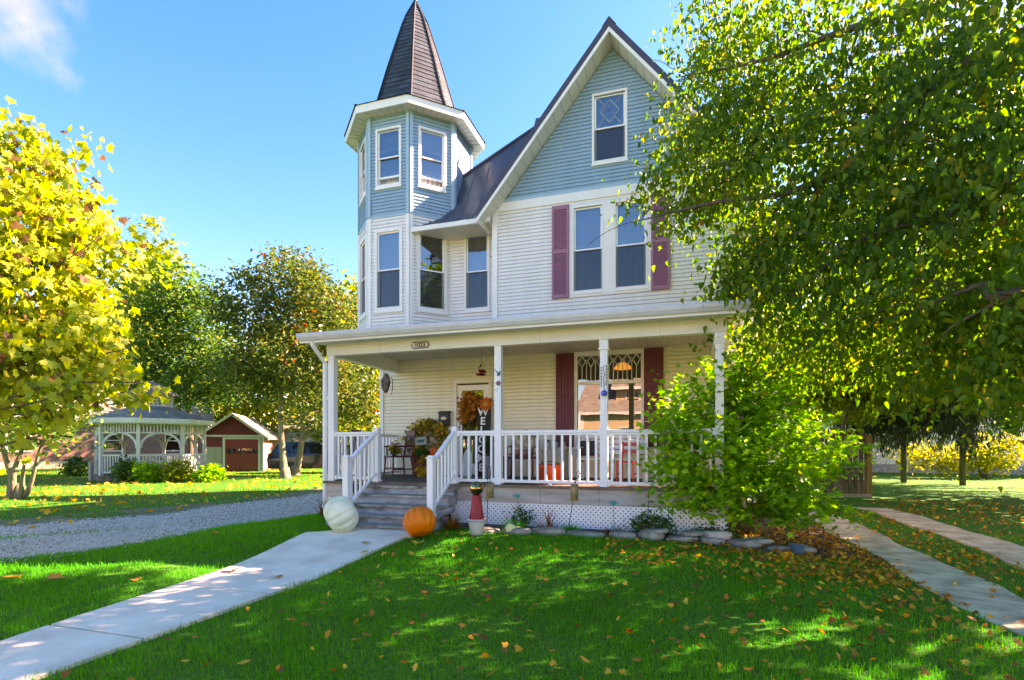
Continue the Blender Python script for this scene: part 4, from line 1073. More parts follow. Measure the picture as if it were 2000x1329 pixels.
# --- many-stemmed small tree at the lawn's edge, far left
sb = gp(25, 972); sb.z = gzf(sb.x, sb.y)
tree('small_tree', 'small many stemmed tree with dark leaves at the edge of the sunlit lawn', sb, .13, [B(40, 820, 14.6, 1.5, .8, 1.2), B(-60, 760, 14.6, 1.4, 1., 1.2), B(90, 760, 14.6, .9, .8, .8, .5), B(60, 700, 14.8, 1.2, .8, 1, .7)], 5200, (OVAL, OVAL_F), .15, LM['dark'], M['pale_bark'],
     clump=.3, per=18, stems=[(sb, Vector(pt(2, 840, 14.7)), .12), (sb+Vector((.12, .0, 0)), Vector(pt(50, 835, 14.7)), .11), (sb+Vector((.25, .05, 0)), Vector(pt(90, 850, 14.5)), .08), (sb+Vector((.3, 0, 0)), Vector(pt(48, 905, 14.6)), .10)], limbs=10, twigs=30, tint=(.55, .3))
# --- trees behind the gravel drive
def gpt(px, t, z=0.): p = pt(px, 873, t); return Vector((p[0], p[1], z))
tree('street_tree', 'slender tree with red flecked leaves standing beside the dark car', gpt(557, 24.6), .18, [B(480, 600, 24.6, 1.3, 1.7, 1.6), B(560, 560, 24.6, 1.5, 1.6, 1.7), B(625, 590, 24.6, 1.3, 1.6, 1.6), B(560, 700, 24.4, 2.4, 1.6, 2.0), B(660, 700, 24.6, 1.2, 1.5, 1.3), B(475, 740, 24.4, 1.3, 1.2, 1.4), B(600, 800, 24.2, 1.6, .8, 1.4, .9), B(545, 510, 24.6, .5, .6, .5, .2), B(605, 505, 24.6, .45, .6, .5, .2)],
     17000, (OVAL, OVAL_F), .20, LM['red'], M['pale_bark'], clump=.34, per=24, limbs=22, twigs=110, tint=(.42, .21), shell=.35, stems=[(gpt(557, 24.6), gpt(555, 24.6, 5.2), .19)])
tree('street_tree', 'forked tree just behind the red flecked one, shading the dark car', gpt(577, 27.5), .22, [B(640, 640, 28, 1.6, 2., 1.6), B(700, 660, 28, 1.6, 2., 1.6), B(640, 780, 27.5, 1.6, 1.3, 1.4), B(720, 780, 27.5, 1.4, 1.3, 1.4)],
     9000, (OVAL, OVAL_F), .24, LM['red'], M['pale_bark'], clump=.45, per=24, limbs=12, twigs=50, tint=(.46, .22), stems=[(gpt(577, 27.5), gpt(590, 27.5, 4.6), .2)])
tree('shade_tree', 'dark green round headed tree rising behind the white gazebo', gpt(372, 29), .25, [B(340, 580, 29, 2.0, 1.8, 1.8), B(300, 660, 29, 1.8, 2., 1.8), B(390, 640, 29, 1.9, 2.2, 1.8), B(360, 740, 28.5, 2.6, 1.6, 2), B(420, 730, 28.5, 1.6, 1.5, 1.6), B(290, 760, 29, 1.6, 1.2, 1.5)],
     15000, (OVAL, OVAL_F), .24, LM['dark'], M['bark'], clump=.42, per=26, limbs=16, twigs=70, tint=(.5, .22))
tree('conifer_tree', 'tall yellowing conifer poking above the dark tree', gpt(290, 42), .3, [B(300, 480, 42, 1.0, 1.9, 1.), B(285, 560, 42, 1.9, 2.0, 1.9), B(270, 650, 42, 2.6, 2.2, 2.6), B(330, 530, 42, 1.1, 1.6, 1.)], 8000, (SPRIG, SPRIG_F), .34, LM['lime'], M['bark'], clump=.5, per=22, limbs=14, twigs=50, tint=(.5, .25))
tl = [(-60, 52, 620, 'dark'), (120, 50, 600, 'dark'), (215, 47, 590, 'lime'), (470, 46, 640, 'lime'), (560, 50, 620, 'dark'), (650, 44, 590, 'lime'), (720, 40, 560, 'lime'), (790, 46, 640, 'dark'), (385, 52, 700, 'lime')]
tlab = {-60: 'far dark green tree, leftmost behind the brick house', 120: 'far dark green tree behind the brick house roof', 215: 'far yellow green tree beside the tall conifer', 470: 'far yellow green tree above the red garage', 560: 'far dark tree behind the red flecked tree', 650: 'far yellow green tree left of the porch', 720: 'tall yellow green tree against the turret side of the house', 790: 'far dark tree hidden by the house', 385: 'far low yellow green tree behind the gazebo'}
for px, t, top, kd in tl:
    hgt = (HZ-top)/FPX*t+CZ
    tree('distant_tree', tlab[px], gpt(px, t), .3, [(np.array(gpt(px, t))+np.array([rnd.uniform(-1.4, 1.4), rnd.uniform(-1, 1), hgt*f]), (2.9*q, 2.6*q, hgt*.19), q) for f, q in ((.30, 1.1), (.5, 1.15), (.68, 1.), (.85, .7))],
         5200, (OVAL, OVAL_F), .42, LM[kd], M['bark'], clump=.75, per=24, limbs=8, twigs=24, group='trees far behind the gardens', tint=(.5, .24))
# --- right-hand side: spruce, yellow bush, back trees
sp_root = gpt(1908, 23)
def spruce(label, base, h, rad, n, z0=1.6):
    root = thing('spruce_tree', label, 'tree', tuple(base)); tm = MB(); tm.tube([base, base+Vector((0, 0, h*.5)), base+Vector((0, 0, h))], [.11, .08, .02], 8)
    P_, D_ = [], []
    for i in range(n):
        z = z0+(h-z0)*(rnd.random()**1.25); a = rnd.random()*6.283; r = rad*(1-(z-z0)/(h-z0))**.8*(.75+.4*rnd.random())+.15
        pa = base+Vector((0, 0, z)); n_ = 9; path = []
        for k in range(n_+1):
            t = k/n_; path.append(pa+Vector((math.cos(a)*r*t, math.sin(a)*r*t, -.55*r*t*t*.9+.15*r*t**4)))
        if i % 2 == 0: tm.tube(path, [.03*(1-t/10)+.004 for t in range(n_+1)], 4)
        for k in range(2, n_+1):
            for _ in range(26):
                P_.append(path[k]+Vector((rnd.gauss(0, .13), rnd.gauss(0, .13), -abs(rnd.gauss(0, .25))))); D_.append((rnd.gauss(0, .3), rnd.gauss(0, .3), -1))
    tm.build('trunk', M['bark'], root, smooth=True)
    P_ = np.array([list(p) for p in P_]); D_ = np.array(D_); N_ = len(P_)
    nr = rng.normal(size=(N_, 3)); nr[:, 2] *= .3; D_ /= np.linalg.norm(D_, axis=1, keepdims=True)
    x = np.cross(D_, nr); x /= np.linalg.norm(x, axis=1, keepdims=True); z = np.cross(x, D_)
    NE = [(-.06, 0, 0), (.06, 0, 0), (.13, .4, .02), (.07, .8, 0), (0, 1, 0), (-.07, .8, 0), (-.13, .4, .02)]
    scatter('crown', NE, [(0, 1, 2, 3, 4, 5, 6)], P_, np.stack([x, D_, z], 2), .19*(.6+.7*rng.random(N_)), np.clip(rng.normal(.45, .22, N_), 0, 1), LM['spruce'], root)
spruce('dark spruce with drooping boughs in front of the pale neighbouring house', gpt(1880, 20), 12, 3.6, 190, 2.7)
spruce('second dark spruce, close behind the plank fence', gpt(1765, 21.5), 9.5, 2.3, 130, 2.7)
tree('yellow_shrub', 'yellow green bush under the spruce on the neighbouring lawn', gpt(1925, 25), .07, [B(1900, 895, 25, 1.0, .7, .8), B(1955, 880, 25, .9, .8, .8), B(1850, 895, 25, .9, .6, .7), B(1790, 890, 25.5, .8, .6, .7)], 4500, (OVAL, OVAL_F), .16, LM['lime'], M['bark'], clump=.25, per=20, limbs=5, twigs=20, tint=(.75, .2), cat='bush')
tree('thin_tree', 'thin leaning tree behind the plank fence with yellowing leaves', gpt(1640, 20.5), .07, [B(1640, 790, 20.5, 1.1, .8, 1.), B(1600, 700, 20.5, 1.3, 1.2, 1.2), B(1680, 720, 20.5, 1.2, 1., 1.1)], 4200, (OVAL, OVAL_F), .19, LM['lime'], M['bark'], clump=.36, per=20, limbs=6, twigs=26, tint=(.45, .25))
for px, t, top, kd, lab in ((1500, 34, 560, 'dark', 'far dark tree seen between the house wing and the fence'), (1580, 30, 470, 'dark', 'dark tree standing tall behind the plank fence'), (1700, 36, 430, 'lime', 'far yellow green tree left of the spruce'), (1830, 42, 420, 'dark', 'far dark tree behind the neighbouring roof'), (1960, 38, 380, 'lime', 'far yellow green tree right of the spruce'), (2110, 34, 400, 'dark', 'far dark tree at the edge of the neighbouring garden')):
    hgt = (HZ-top)/FPX*t+CZ
    tree('distant_tree', lab, gpt(px, t), .3, [(np.array(gpt(px, t))+np.array([rnd.uniform(-1, 1), rnd.uniform(-1, 1), hgt*f]), (2.5*q, 2.4*q, hgt*.19), q) for f, q in ((.33, 1.), (.5, 1.15), (.68, 1.), (.85, .7))],
         4600, (OVAL, OVAL_F), .36, LM[kd], M['bark'], clump=.65, per=24, limbs=8, twigs=24, group='trees behind the plank fence', tint=(.5, .24))
tree('young_tree', 'young tree with drooping leaves between the shrub and the plank fence', gpt(1612, 14.5), .08, [B(1600, 745, 14.5, 1.1, .6, 1.), B(1690, 770, 14.5, 1.0, .5, 1.), B(1760, 715, 14.0, 1.3, .7, 1.1), B(1540, 720, 14.5, .8, .7, .8), B(1830, 700, 13.5, 1.2, .5, 1.), B(1660, 690, 14, 1.4, .7, 1.1)], 9000, (HEART, HEART_F), .15, LM['lime'], M['bark'], clump=.26, per=22, limbs=14, droop=.6, twigs=60, tint=(.4, .22), along=30)
# --- the shrub at the porch corner
sh = [B(1308, 905, 8.3, .42, .30, .4), B(1378, 800, 8.5, .62, .42, .5), B(1323, 840, 8.3, .35, .3, .35, .08), B(1398, 900, 8.1, .75, .5, .5), B(1478, 780, 8.6, .62, .5, .5), B(1488, 880, 8.3, .68, .55, .6), B(1533, 820, 8.6, .45, .45, .5), B(1538, 930, 8.2, .42, .40, .5), B(1448, 970, 8.0, .85, .42, .5), B(1538, 975, 7.9, .42, .3, .4, .1), B(1338, 965, 8.1, .45, .28, .4), B(1428, 735, 8.6, .4, .22, .35, .06), B(1620, 990, 7.8, .18, .16, .2, .02), B(1615, 895, 8.5, .3, .26, .35, .06)]
shb = gp(1440, 1036); shb.z = gzf(shb.x, shb.y)
tree('shrub', 'big feathery green shrub hiding the right corner of the porch', shb, .05, sh, 12000, (SPRIG, SPRIG_F), .112, LM['shrub'], M['pale_bark'], clump=.125, per=22, limbs=26,
     stems=[(shb+Vector((rnd.uniform(-.18, .25), rnd.uniform(-.1, .15), 0)), Vector(pt(px, py, 8.2)), .028) for px, py in ((1350, 900), (1400, 850), (1450, 820), (1500, 830), (1560, 860), (1590, 920), (1470, 900))], twigs=170, shell=.35, tint=(.48, .24), up=1.0, cat='shrub', origin=tuple(shb))
# ================================================================== OTHER BUILDINGS
def part(mb, name, m, root, **k): return mb.build(name, m, root, world=False, **k)
M['brick'] = brick_mat('red_brick', (.30, .085, .05), (.22, .06, .04))
M['roofg'] = shingle_mat('grey_roof_shingle', (.22, .175, .13), (.31, .255, .19))
M['red'] = mat('barn_red_paint', (.19, .022, .018), .6, .15, 3)
M['red_sunlit'] = mat('sunlit_barn_red_paint', (.36, .16, .13), .7, .12, 3)  # garage red again, lightened to pink for the sun on its side wall
M['oldwhite'] = mat('old_white_paint', (.52, .50, .44), .6, .12, 4)
M['greyboard'] = mat('grey_weathered_board', (.30, .28, .22), .85, .25, 5, stretch=(6, 6, .6))
M['tan'] = mat('tan_siding', (.46, .34, .18), .6, .06, 2)
M['pane'] = glass_mat('reflective_pane', (.25, .28, .3), 2.0)
def lwin(root, T, x0, x1, z0, z1, y=0, name='window'):
    f = MB(); ring(f, T, x0, x1, z0, z1, .10, y-.05, y+.02); fo = part(f, name, M['oldwhite'], root)
    part(MB().face([(x0, y-.012, z0), (x1, y-.012, z0), (x1, y-.012, z1), (x0, y-.012, z1)], T), 'pane', M['pane'], fo)
    b = MB().box(x0, x1, y-.03, y-.013, (z0+z1)/2-.025, (z0+z1)/2+.025, T); part(b, 'meeting_rail', M['oldwhite'], fo)
    return fo
I4 = Matrix()
def simple_house(name, label, cat, loc, rz, W, D, H, RH, wall, roof, wins=(), gable='front', found=None, gwall=None, brick=False):
    h = thing(name, label, cat, loc, rz)
    mb = MB()
    if brick: mb.box(-W/2, W/2, 0, D, 0, H)
    else:
        siding(mb, I4, -W/2, W/2, .45, H, course=.14); siding(mb, rotz(W/2, 0, R(90)), 0, D, .45, H, course=.14); siding(mb, rotz(-W/2, D, R(-90)), 0, D, .45, H, course=.14); mb.box(-W/2+.03, W/2-.03, .03, D, .3, H)
    wo = part(mb, 'wall', wall, h); 
    if brick: uv_box(wo)
    part(MB().box(-W/2-.03, W/2+.03, -.03, D+.03, -.1, .45), 'foundation', found or M['old_concrete'], h)
    ov = .4
    if gable == 'front':
        g = MB(); 
        if brick: g.prism([(-W/2, H), (W/2, H), (0, H+RH)], 0, D)
        else: siding(g, I4, -W/2, W/2, H, H+RH, course=.14, lim=lambda z: (-(W/2)*(1-(z-H)/RH), (W/2)*(1-(z-H)/RH)))
        part(g, 'gable', gwall or wall, h)
        k = RH/(W/2); r_ = MB()
        for s in (-1, 1): r_.prism([(0, H+RH+.12), (s*(W/2+ov), H-ov*k+.12), (s*(W/2+ov), H-ov*k), (0, H+RH)], -ov, D+ov)
        ro = part(r_, 'roof', roof, h); uv_box(ro)
        t = MB()
        for s in (-1, 1): t.prism([(0, H+RH+.10), (s*(W/2+ov), H-ov*k+.10), (s*(W/2+ov), H-ov*k-.06), (0, H+RH-.06)], -ov-.03, -ov-.002)
        part(t, 'rake_board', M['oldwhite'], ro)
    else:
        k = RH/(D/2); r_ = MB()
        for s in (-1, 1): xprism(r_, [(D/2, H+RH+.12), (D/2+s*(D/2+ov), H-ov*k+.12), (D/2+s*(D/2+ov), H-ov*k), (D/2, H+RH)], -W/2-ov, W/2+ov)
        ro = part(r_, 'roof', roof, h); uv_box(ro)
        g = MB(); xprism(g, [(0, H), (D, H), (D/2, H+RH)], -W/2, W/2); part(g, 'gable', gwall or wall, h)
        part(MB().box(-W/2-ov, W/2+ov, -ov-.03, -ov-.002, H-ov*k-.08, H-ov*k+.13), 'fascia', M['oldwhite'], ro)
    for (x0, x1, z0, z1) in wins: lwin(h, I4, x0, x1, z0, z1)
    return h
# red garage with its lit side wall towards the sun
gloc = gpt(455, 31.5)
ga = thing('garage', 'small red wooden garage with gable front and roll door beyond the gazebo', 'garage', gloc, R(33))
GW_, GD_, GH_, GR_ = 3.3, 5.5, 2.15, 1.2
mb = MB(); siding(mb, I4, -GW_/2, GW_/2, 1.45, GH_, [(-.45, GW_/2-.25, 0, 1.9)], course=.12); siding(mb, I4, -GW_/2, GW_/2, GH_, GH_+GR_, course=.12, lim=lambda z: (-(GW_/2)*(1-(z-GH_)/GR_), (GW_/2)*(1-(z-GH_)/GR_)))
mb.box(-GW_/2+.03, GW_/2-.03, .04, .1, 0, GH_); part(mb, 'front_wall', M['red'], ga)
mb = MB(); mb.box(-GW_/2, -.6, -.015, .03, .0, 1.44); part(mb, 'board_panel', M['greyboard'], ga)
mb = MB(); siding(mb, rotz(GW_/2, 0, R(90)), 0, GD_, 0, GH_, course=.13); part(mb, 'side_wall', M['red_sunlit'], ga)
part(MB().box(-GW_/2, -GW_/2+.05, 0, GD_, 0, GH_), 'side_wall', M['red'], ga); part(MB().box(-GW_/2, GW_/2, GD_-.05, GD_, 0, GH_+.2), 'back_wall', M['red'], ga)
dmb = MB(); d0_, d1_ = -.42, GW_/2-.28
for i in range(4): dmb.box(d0_, d1_, .0, .03, .05+i*.46, .05+(i+1)*.46-.012)
gd_ = part(dmb, 'door', mat('roll_door_red', (.26, .025, .018), .5, .15, 2), ga)
for i in range(6):
    x = d0_+.09+i*(d1_-d0_-.1)/6; part(MB().box(x, x+(d1_-d0_)/6-.06, -.006, .002, 1.05, 1.36), 'pane', M['pane'], gd_)
t = MB(); t.box(d0_-.13, d0_, -.03, .01, 0, 1.98); t.box(d1_, d1_+.13, -.03, .01, 0, 1.98); t.box(d0_-.13, d1_+.13, -.031, .01, 1.90, 2.0); t.box(-GW_/2, GW_/2, -.032, .01, GH_-.12, GH_+.0); t.box(GW_/2-.1, GW_/2+.02, -.034, .05, 0, GH_-.13)
part(t, 'door_casing', M['oldwhite'], ga)
k = GR_/(GW_/2); r_ = MB()
for s in (-1, 1): r_.prism([(0, GH_+GR_+.09), (s*(GW_/2+.35), GH_-.35*k+.09), (s*(GW_/2+.35), GH_-.35*k), (0, GH_+GR_)], -.35, GD_+.3)
ro = part(r_, 'roof', M['roofg'], ga); uv_box(ro)
t = MB()
for s in (-1, 1): t.prism([(0, GH_+GR_+.10), (s*(GW_/2+.36), GH_-.36*k+.10), (s*(GW_/2+.36), GH_-.36*k-.07), (0, GH_+GR_-.07)], -.40, -.352)
part(t, 'rake_board', M['oldwhite'], ro)
# brick house on the left, white gable behind, white house beyond the car, neighbour on the right, tan house across the street
bh = simple_house('brick_house', 'long red brick house behind the gazebo, dappled with shade', 'house', gpt(150, 37), R(55), 16, 9, 3.6, 3.2, M['brick'], M['roofg'], [(-3.5, -2.4, 1.2, 2.6), (1.5, 2.6, 1.2, 2.6), (5.2, 6.2, 1.2, 2.6)], 'side', gwall=M['oldwhite'], brick=True)
simple_house('white_house', 'white gabled house half hidden behind the dark green tree', 'house', gpt(285, 46), R(35), 8, 9, 5.6, 3.4, M['white'], M['roofg'], [(-2.2, -1.2, 3.6, 5.0), (1.2, 2.2, 3.6, 5.0), (-.5, .5, 6.4, 7.6)])
simple_house('white_house', 'low white house with grey roof beyond the dark parked car', 'house', gpt(640, 46), R(20), 9, 7, 2.7, 1.7, M['white'], M['roofg'], [(-3, -2, 1, 2.2), (1, 2, 1, 2.2)], 'side')
simple_house('cream_house', 'cream sided neighbouring house on a stone base behind the spruces', 'house', gpt(1905, 29), R(-8), 13, 9, 4.4, 2.6, mat('cream_siding', (.76, .70, .56), .55, .05, 2), M['roofg'], [(-4.5, -3.5, 1.9, 3.2), (-.6, .5, 1.9, 3.2), (3.2, 4.4, 1.9, 3.2)], 'side', found=mat('stone_base', (.33, .31, .27), .9, .4, 5, .5, 14))
th_ = simple_house('tan_house', 'tan house across the street, mirrored in the porch window', 'house', (-.2, -20, 0), R(180), 15, 9, 4.3, 2.6, M['tan'], M['roofg'], [(3.4, 4.5, 1.3, 2.9), (-1.6, -.4, 1.3, 2.9), (-5.4, -4.3, 1.3, 2.9)], 'side')
mb = MB(); siding(mb, Matrix.Translation((-1.4, 1.4, 0)), -6, 6.2, 4.6, 6.2, course=.14); mb.box(-7.3, 4.7, 1.45, 6, 4.5, 6.2); part(mb, 'upper_wall', M['tan'], th_)
ur = MB(); xprism(ur, [(.9, 6.1), (3.8, 7.8), (6.6, 6.1), (6.6, 6.25), (3.8, 7.95), (.9, 6.25)], -7.8, 5.2); uv_box(part(ur, 'upper_roof', M['roofg'], th_))
part(MB().box(-7.8, 5.2, .86, .898, 6.02, 6.26), 'upper_fascia', M['oldwhite'], th_); lwin(th_, I4, .8, 2.2, 5.0, 5.85, 1.4); lwin(th_, I4, 3.0, 4.0, 5.0, 5.85, 1.4)
part(MB().box(7.3, 7.52, -.04, .06, .4, 4.3), 'corner_board', M['oldwhite'], th_)
# ------------------------------------------------------------------ gazebo
gz_c = gpt(297, 24.6); Gz = thing('gazebo', 'white octagonal garden gazebo with arched brackets and two-tier roof', 'gazebo', gz_c, R(16))
def ngon(r, n=8, a0=22.5): return [(r*math.cos(R(a0+360/n*i)), r*math.sin(R(a0+360/n*i))) for i in range(n)]
GRd = 2.12; cor = ngon(GRd)
part(MB().slab(ngon(GRd+.15), 0, .22), 'floor', M['deck'], Gz)
for (x, y) in cor: part(MB().box(-.065, .065, -.065, .065, .22, 2.55, rotz(x, y, math.atan2(y, x))), 'post', M['oldwhite'], Gz)
for i in range(8):
    a, b = cor[i], cor[(i+1) % 8]; Lg = math.hypot(b[0]-a[0], b[1]-a[1]); T = rotz(a[0], a[1], math.atan2(b[1]-a[1], b[0]-a[0]))
    mb = MB(); mb.box(.07, Lg-.07, -.03, .03, 2.42, 2.54, T); mb.box(.07, Lg-.07, -.025, .025, 2.02, 2.08, T)
    n = 11
    for k in range(n): x = .12+(Lg-.24)*(k+.5)/n; mb.box(x-.022, x+.022, -.018, .018, 2.08, 2.42, T)
    for s in (0, 1):
        arc = [(.07+.62*(1-math.cos(t*math.pi/2)), 1.40+.62*math.sin(t*math.pi/2)) for t in [q/8 for q in range(9)]]
        for p, q in zip(arc, arc[1:]):
            p2, q2 = ((Lg-p[0], p[1]), (Lg-q[0], q[1])) if s else (p, q)
            bar(mb, T, p2, q2, .09, -.025, .025)
    part(mb, 'frieze', M['oldwhite'], Gz)
    if i == 4: continue
    mb = MB(); mb.box(.07, Lg-.07, -.04, .04, 1.05, 1.12, T); mb.box(.07, Lg-.07, -.03, .03, .32, .38, T)
    n = 12
    for k in range(n): x = .12+(Lg-.24)*(k+.5)/n; mb.box(x-.025, x+.025, -.02, .02, .38, 1.05, T)
    part(mb, 'railing', M['oldwhite'], Gz)
def nroof(mb, r0, z0, r1, z1, th=.08):
    A, B_ = ngon(r0), ngon(r1)
    for i in range(8):
        j = (i+1) % 8
        mb.face([(*A[i], z0), (*A[j], z0), (*B_[j], z1), (*B_[i], z1)]); mb.face([(*A[j], z0-th), (*A[i], z0-th), (*B_[i], z1-th), (*B_[j], z1-th)]); mb.face([(*A[j], z0), (*A[i], z0), (*A[i], z0-th), (*A[j], z0-th)])
    return mb
ro = part(nroof(MB(), GRd+.42, 2.66, .85, 3.28), 'roof', M['roofg'], Gz); uv_box(ro)
mb = MB(); A = ngon(GRd+.44); A2 = ngon(GRd+.40)
for i in range(8):
    j = (i+1) % 8; n = 14; T = rotz(A[i][0], A[i][1], math.atan2(A[j][1]-A[i][1], A[j][0]-A[i][0])); Lg = math.hypot(A[j][0]-A[i][0], A[j][1]-A[i][1])
    mb.box(0, Lg, 0, .03, 2.50, 2.67, T)
    for k in range(n): mb.ball((Lg*(k+.5)/n, .015, 2.50), Lg/n/2, 8, 4, (1, .15, 1), T)
part(mb, 'scalloped_fascia', M['oldwhite'], Gz)
mb = MB(); Cp = ngon(.8)
for i in range(8):
    a, b = Cp[i], Cp[(i+1) % 8]; Lg = math.hypot(b[0]-a[0], b[1]-a[1]); T = rotz(a[0], a[1], math.atan2(b[1]-a[1], b[0]-a[0]))
    mb.box(-.04, .04, -.04, .04, 3.2, 3.85, T); mb.box(0, Lg, -.03, .03, 3.28, 3.36, T); mb.box(0, Lg, -.03, .03, 3.74, 3.84, T)
    for k in range(4): x = Lg*(k+.5)/4; mb.box(x-.02, x+.02, -.015, .015, 3.36, 3.74, T)
cp = part(mb, 'cupola', M['oldwhite'], Gz)
ro = part(nroof(MB(), 1.08, 3.88, .03, 4.5), 'cupola_roof', M['roofg'], Gz); uv_box(ro)
# covered grill in the gazebo's entry
gq = gpt(222, 23.6); gr_ = thing('grill', 'dark covered barbecue grill standing at the gazebo entry', 'grill', gq, R(20))
part(MB().box(-.4, .4, -.28, .28, .28, .75), 'body', M['black'], gr_, bevel=.05); part(MB().lathe([(.30, 0), (.30, .1), (.22, .24), (.05, .3)], 14, Matrix.Translation((0, 0, .752)) @ Matrix.Diagonal((1.35, .95, 1, 1))), 'lid', M['black'], gr_, smooth=True)
part(MB().box(-.85, -.42, -.2, .2, .78, .82), 'side_shelf', M['greyboard'], gr_)
for x in (-.36, .36):
    for y in (-.24, .24): part(MB().tube([(x, y, 0), (x, y, .29)], .025, 6), 'leg', M['black'], gr_)
fp = gpt(178, 23); po = MB().box(-.07, .07, -.07, .07, 0, .75).slab([(-.08, -.08), (.08, -.08), (.08, .08), (-.08, .08)], .751, .79).build('fence_post', M['greyboard']); po.location = fp; tag(po, 'short weathered wooden post left of the gazebo', 'post')
# ------------------------------------------------------------------ dark car
def car(label, loc, rz, paint):
    c = thing('parked_car', label, 'car', loc, rz)
    Lh, Wd = 2.35, .93
    prof = [(-2.32, .45), (-2.36, .75), (-2.28, 1.02), (-2.16, 1.10), (-1.86, 1.56), (-1.55, 1.66), (-.4, 1.70), (.35, 1.62), (1.15, 1.08), (1.75, 1.00), (2.2, .86), (2.33, .62), (2.30, .36)]
    low = [(2.30, .30), (-2.3, .30)]
    mb = MB(); secs = []
    for y, sx, tuck in ((-Wd, .985, .0), (-Wd*.88, 1, .0), (0, 1.0, .02), (Wd*.88, 1, .0), (Wd, .985, .0)):
        ring_ = []
        for (x, z) in prof+low:
            yy = y
            if z > 1.05: yy = y*(1-.20*(z-1.05)/.65)
            ring_.append((x*sx, yy, z+tuck*(z > 1.5)))
        secs.append(mb.pts(ring_))
    k = len(prof+low)
    for a, b in zip(secs, secs[1:]):
        for i in range(k): j = (i+1) % k; mb.f.append((a+i, a+j, b+j, b+i))
    mb.f.append(tuple(secs[0]+i for i in range(k))); mb.f.append(tuple(secs[-1]+i for i in reversed(range(k))))
    part(mb, 'body', paint, c, bevel=.04)
    gm_ = mat('tinted_glass', (.012, .014, .016), .05, .1, 4, spec=.9)
    for s in (-1, 1):
        for (x0, x1, x0t, x1t) in ((-2.0, -1.35, -1.72, -1.30), (-1.28, -.30, -1.22, -.30), (-.22, 1.0, -.22, .38)):
            y0, y1 = s*(Wd+.006)*(1-.2*.05/.65), s*(Wd+.006)*(1-.2*.52/.65)
            part(MB().face([(x0, y0, 1.10), (x1, y0, 1.10), (x1t, y1, 1.56), (x0t, y1, 1.56)]), 'side_window', gm_, c)
        part(MB().box(-2.375, -2.25, s*.62-.16, s*.62+.16, .82, 1.05), 'tail_lamp', mat('tail_lamp', (.25, .02, .02), .2), c, bevel=.02)
        part(MB().box(2.15, 2.335, s*.62-.2, s*.62+.2, .66, .82), 'headlight', M['vinyl'], c, bevel=.03)
        part(MB().box(.80, .95, s*.95-.06, s*.95+.12*s+.06, 1.08, 1.22), 'wing_mirror', paint, c, bevel=.02)
        for x in (-1.42, 1.45):
            T = Matrix.Translation((x, s*.84, .34)) @ Matrix.Rotation(R(90), 4, 'X')
            wo = part(MB().lathe([(.20, -.1), (.33, -.1), (.34, -.05), (.34, .05), (.33, .1), (.20, .1)], 20, T), 'wheel', M['black'], c, smooth=True)
            part(MB().lathe([(.05, -.105), (.21, -.1), (.21, .1), (.05, .105)], 14, T), 'rim', mat('alloy', (.5, .5, .5), .3, metal=1), wo)
    part(MB().face([(1.10, -.74, 1.12), (1.10, .74, 1.12), (.40, .66, 1.615), (.40, -.66, 1.615)]), 'windscreen', gm_, c)
    return c
cc = gpt(618, 30); car('black estate car parked beyond the two slender trees', cc, YAW+R(4), mat('black_car_paint', (.012, .012, .014), .18, .1, 3, spec=.7))
# ------------------------------------------------------------------ plank fence with gate on the right
fz = 17.7; fx0, fx1 = 2.9, ax(1692, fz)
pf_ = thing('plank_fence', 'weathered dark plank fence between the house and the neighbouring lawn', 'fence', ((fx0+fx1)/2, fz, 0))
mb = MB(); x = fx0; wdm = mat('dark_weathered_plank', (.075, .052, .036), .85, .4, 4, .3, 14, c2=(.16, .115, .075), stretch=(3, 3, .5))
while x < fx1-.05:
    h = 1.86+rnd.uniform(-.05, .06); mb.box(x+.006, x+.128, fz-.012, fz+.012, .04+rnd.uniform(0, .05), h); x += .142
mb.build('boards', wdm, pf_)
MB().box(fx0, fx1, fz+.013, fz+.06, .4, .5).box(fx0, fx1, fz+.013, fz+.06, 1.4, 1.5).build('rail', wdm, pf_)
MB().box(fx1-.0, fx1+.13, fz-.06, fz+.07, -.05, 1.78).build('post', mat('yellowed_post', (.24, .16, .05), .8, .3, 5, stretch=(3, 3, .5)), pf_)
MB().box(fx0, fx1+.1, fz-.10, fz-.05, 0, .09).build('kickboard', M['greyboard'], pf_)
# hostas and shrubs round the gazebo
def bush(name, label, base, blobs, n, leaf, size, m, clump=.14, per=14, up=.7, tint=(.5, .25), group=None, cat='plant'):
    root = thing(name, label, cat, tuple(base), 0, group); P_, C_ = leaves_in(blobs, n, clump, per, shell=.3)
    P_[:, 2] = np.maximum(P_[:, 2], base[2]+.03)
    st = MB(); b = Vector(base)
    for c in C_[rng.permutation(len(C_))[:14]]: st.tube([b+Vector((rnd.gauss(0, .03), rnd.gauss(0, .03), -.02)), b.lerp(Vector(c), .5)+Vector((0, 0, .05)), Vector(c)], [.012, .008, .004], 4)
    st.build('stems', M['bark'], root)
    scatter('foliage', leaf[0], leaf[1], P_, leaf_rot(len(P_), up), size*(.6+.7*rng.random(len(P_))), np.clip(rng.normal(tint[0], tint[1], len(P_)), 0, 1), m, root)
    return root
for px, py, rx, rz_, lab, lm in ((290, 928, .62, .42, 'leafy green perennial clump at the gazebo railing, fullest of the row', 'shrub'), (345, 930, .75, .40, 'yellowing perennial clump in front of the gazebo railing', 'lime'), (405, 932, .5, .34, 'green perennial clump at the garage end of the gazebo', 'shrub'), (150, 930, .6, .5, 'dark shrub against the brick house, left of the gazebo', 'dark'), (245, 905, .5, .5, 'dark shrub beside the gazebo entry', 'dark')):
    c = np.array(pt(px, HZ, 22.3 if px > 200 else 27)); c[2] = .36
    bush('garden_plant', lab, (c[0], c[1], 0), [(c, (rx, .5, rz_), 1)], 900, (OVAL, OVAL_F), .17, LM[lm], .12, 14, .5)
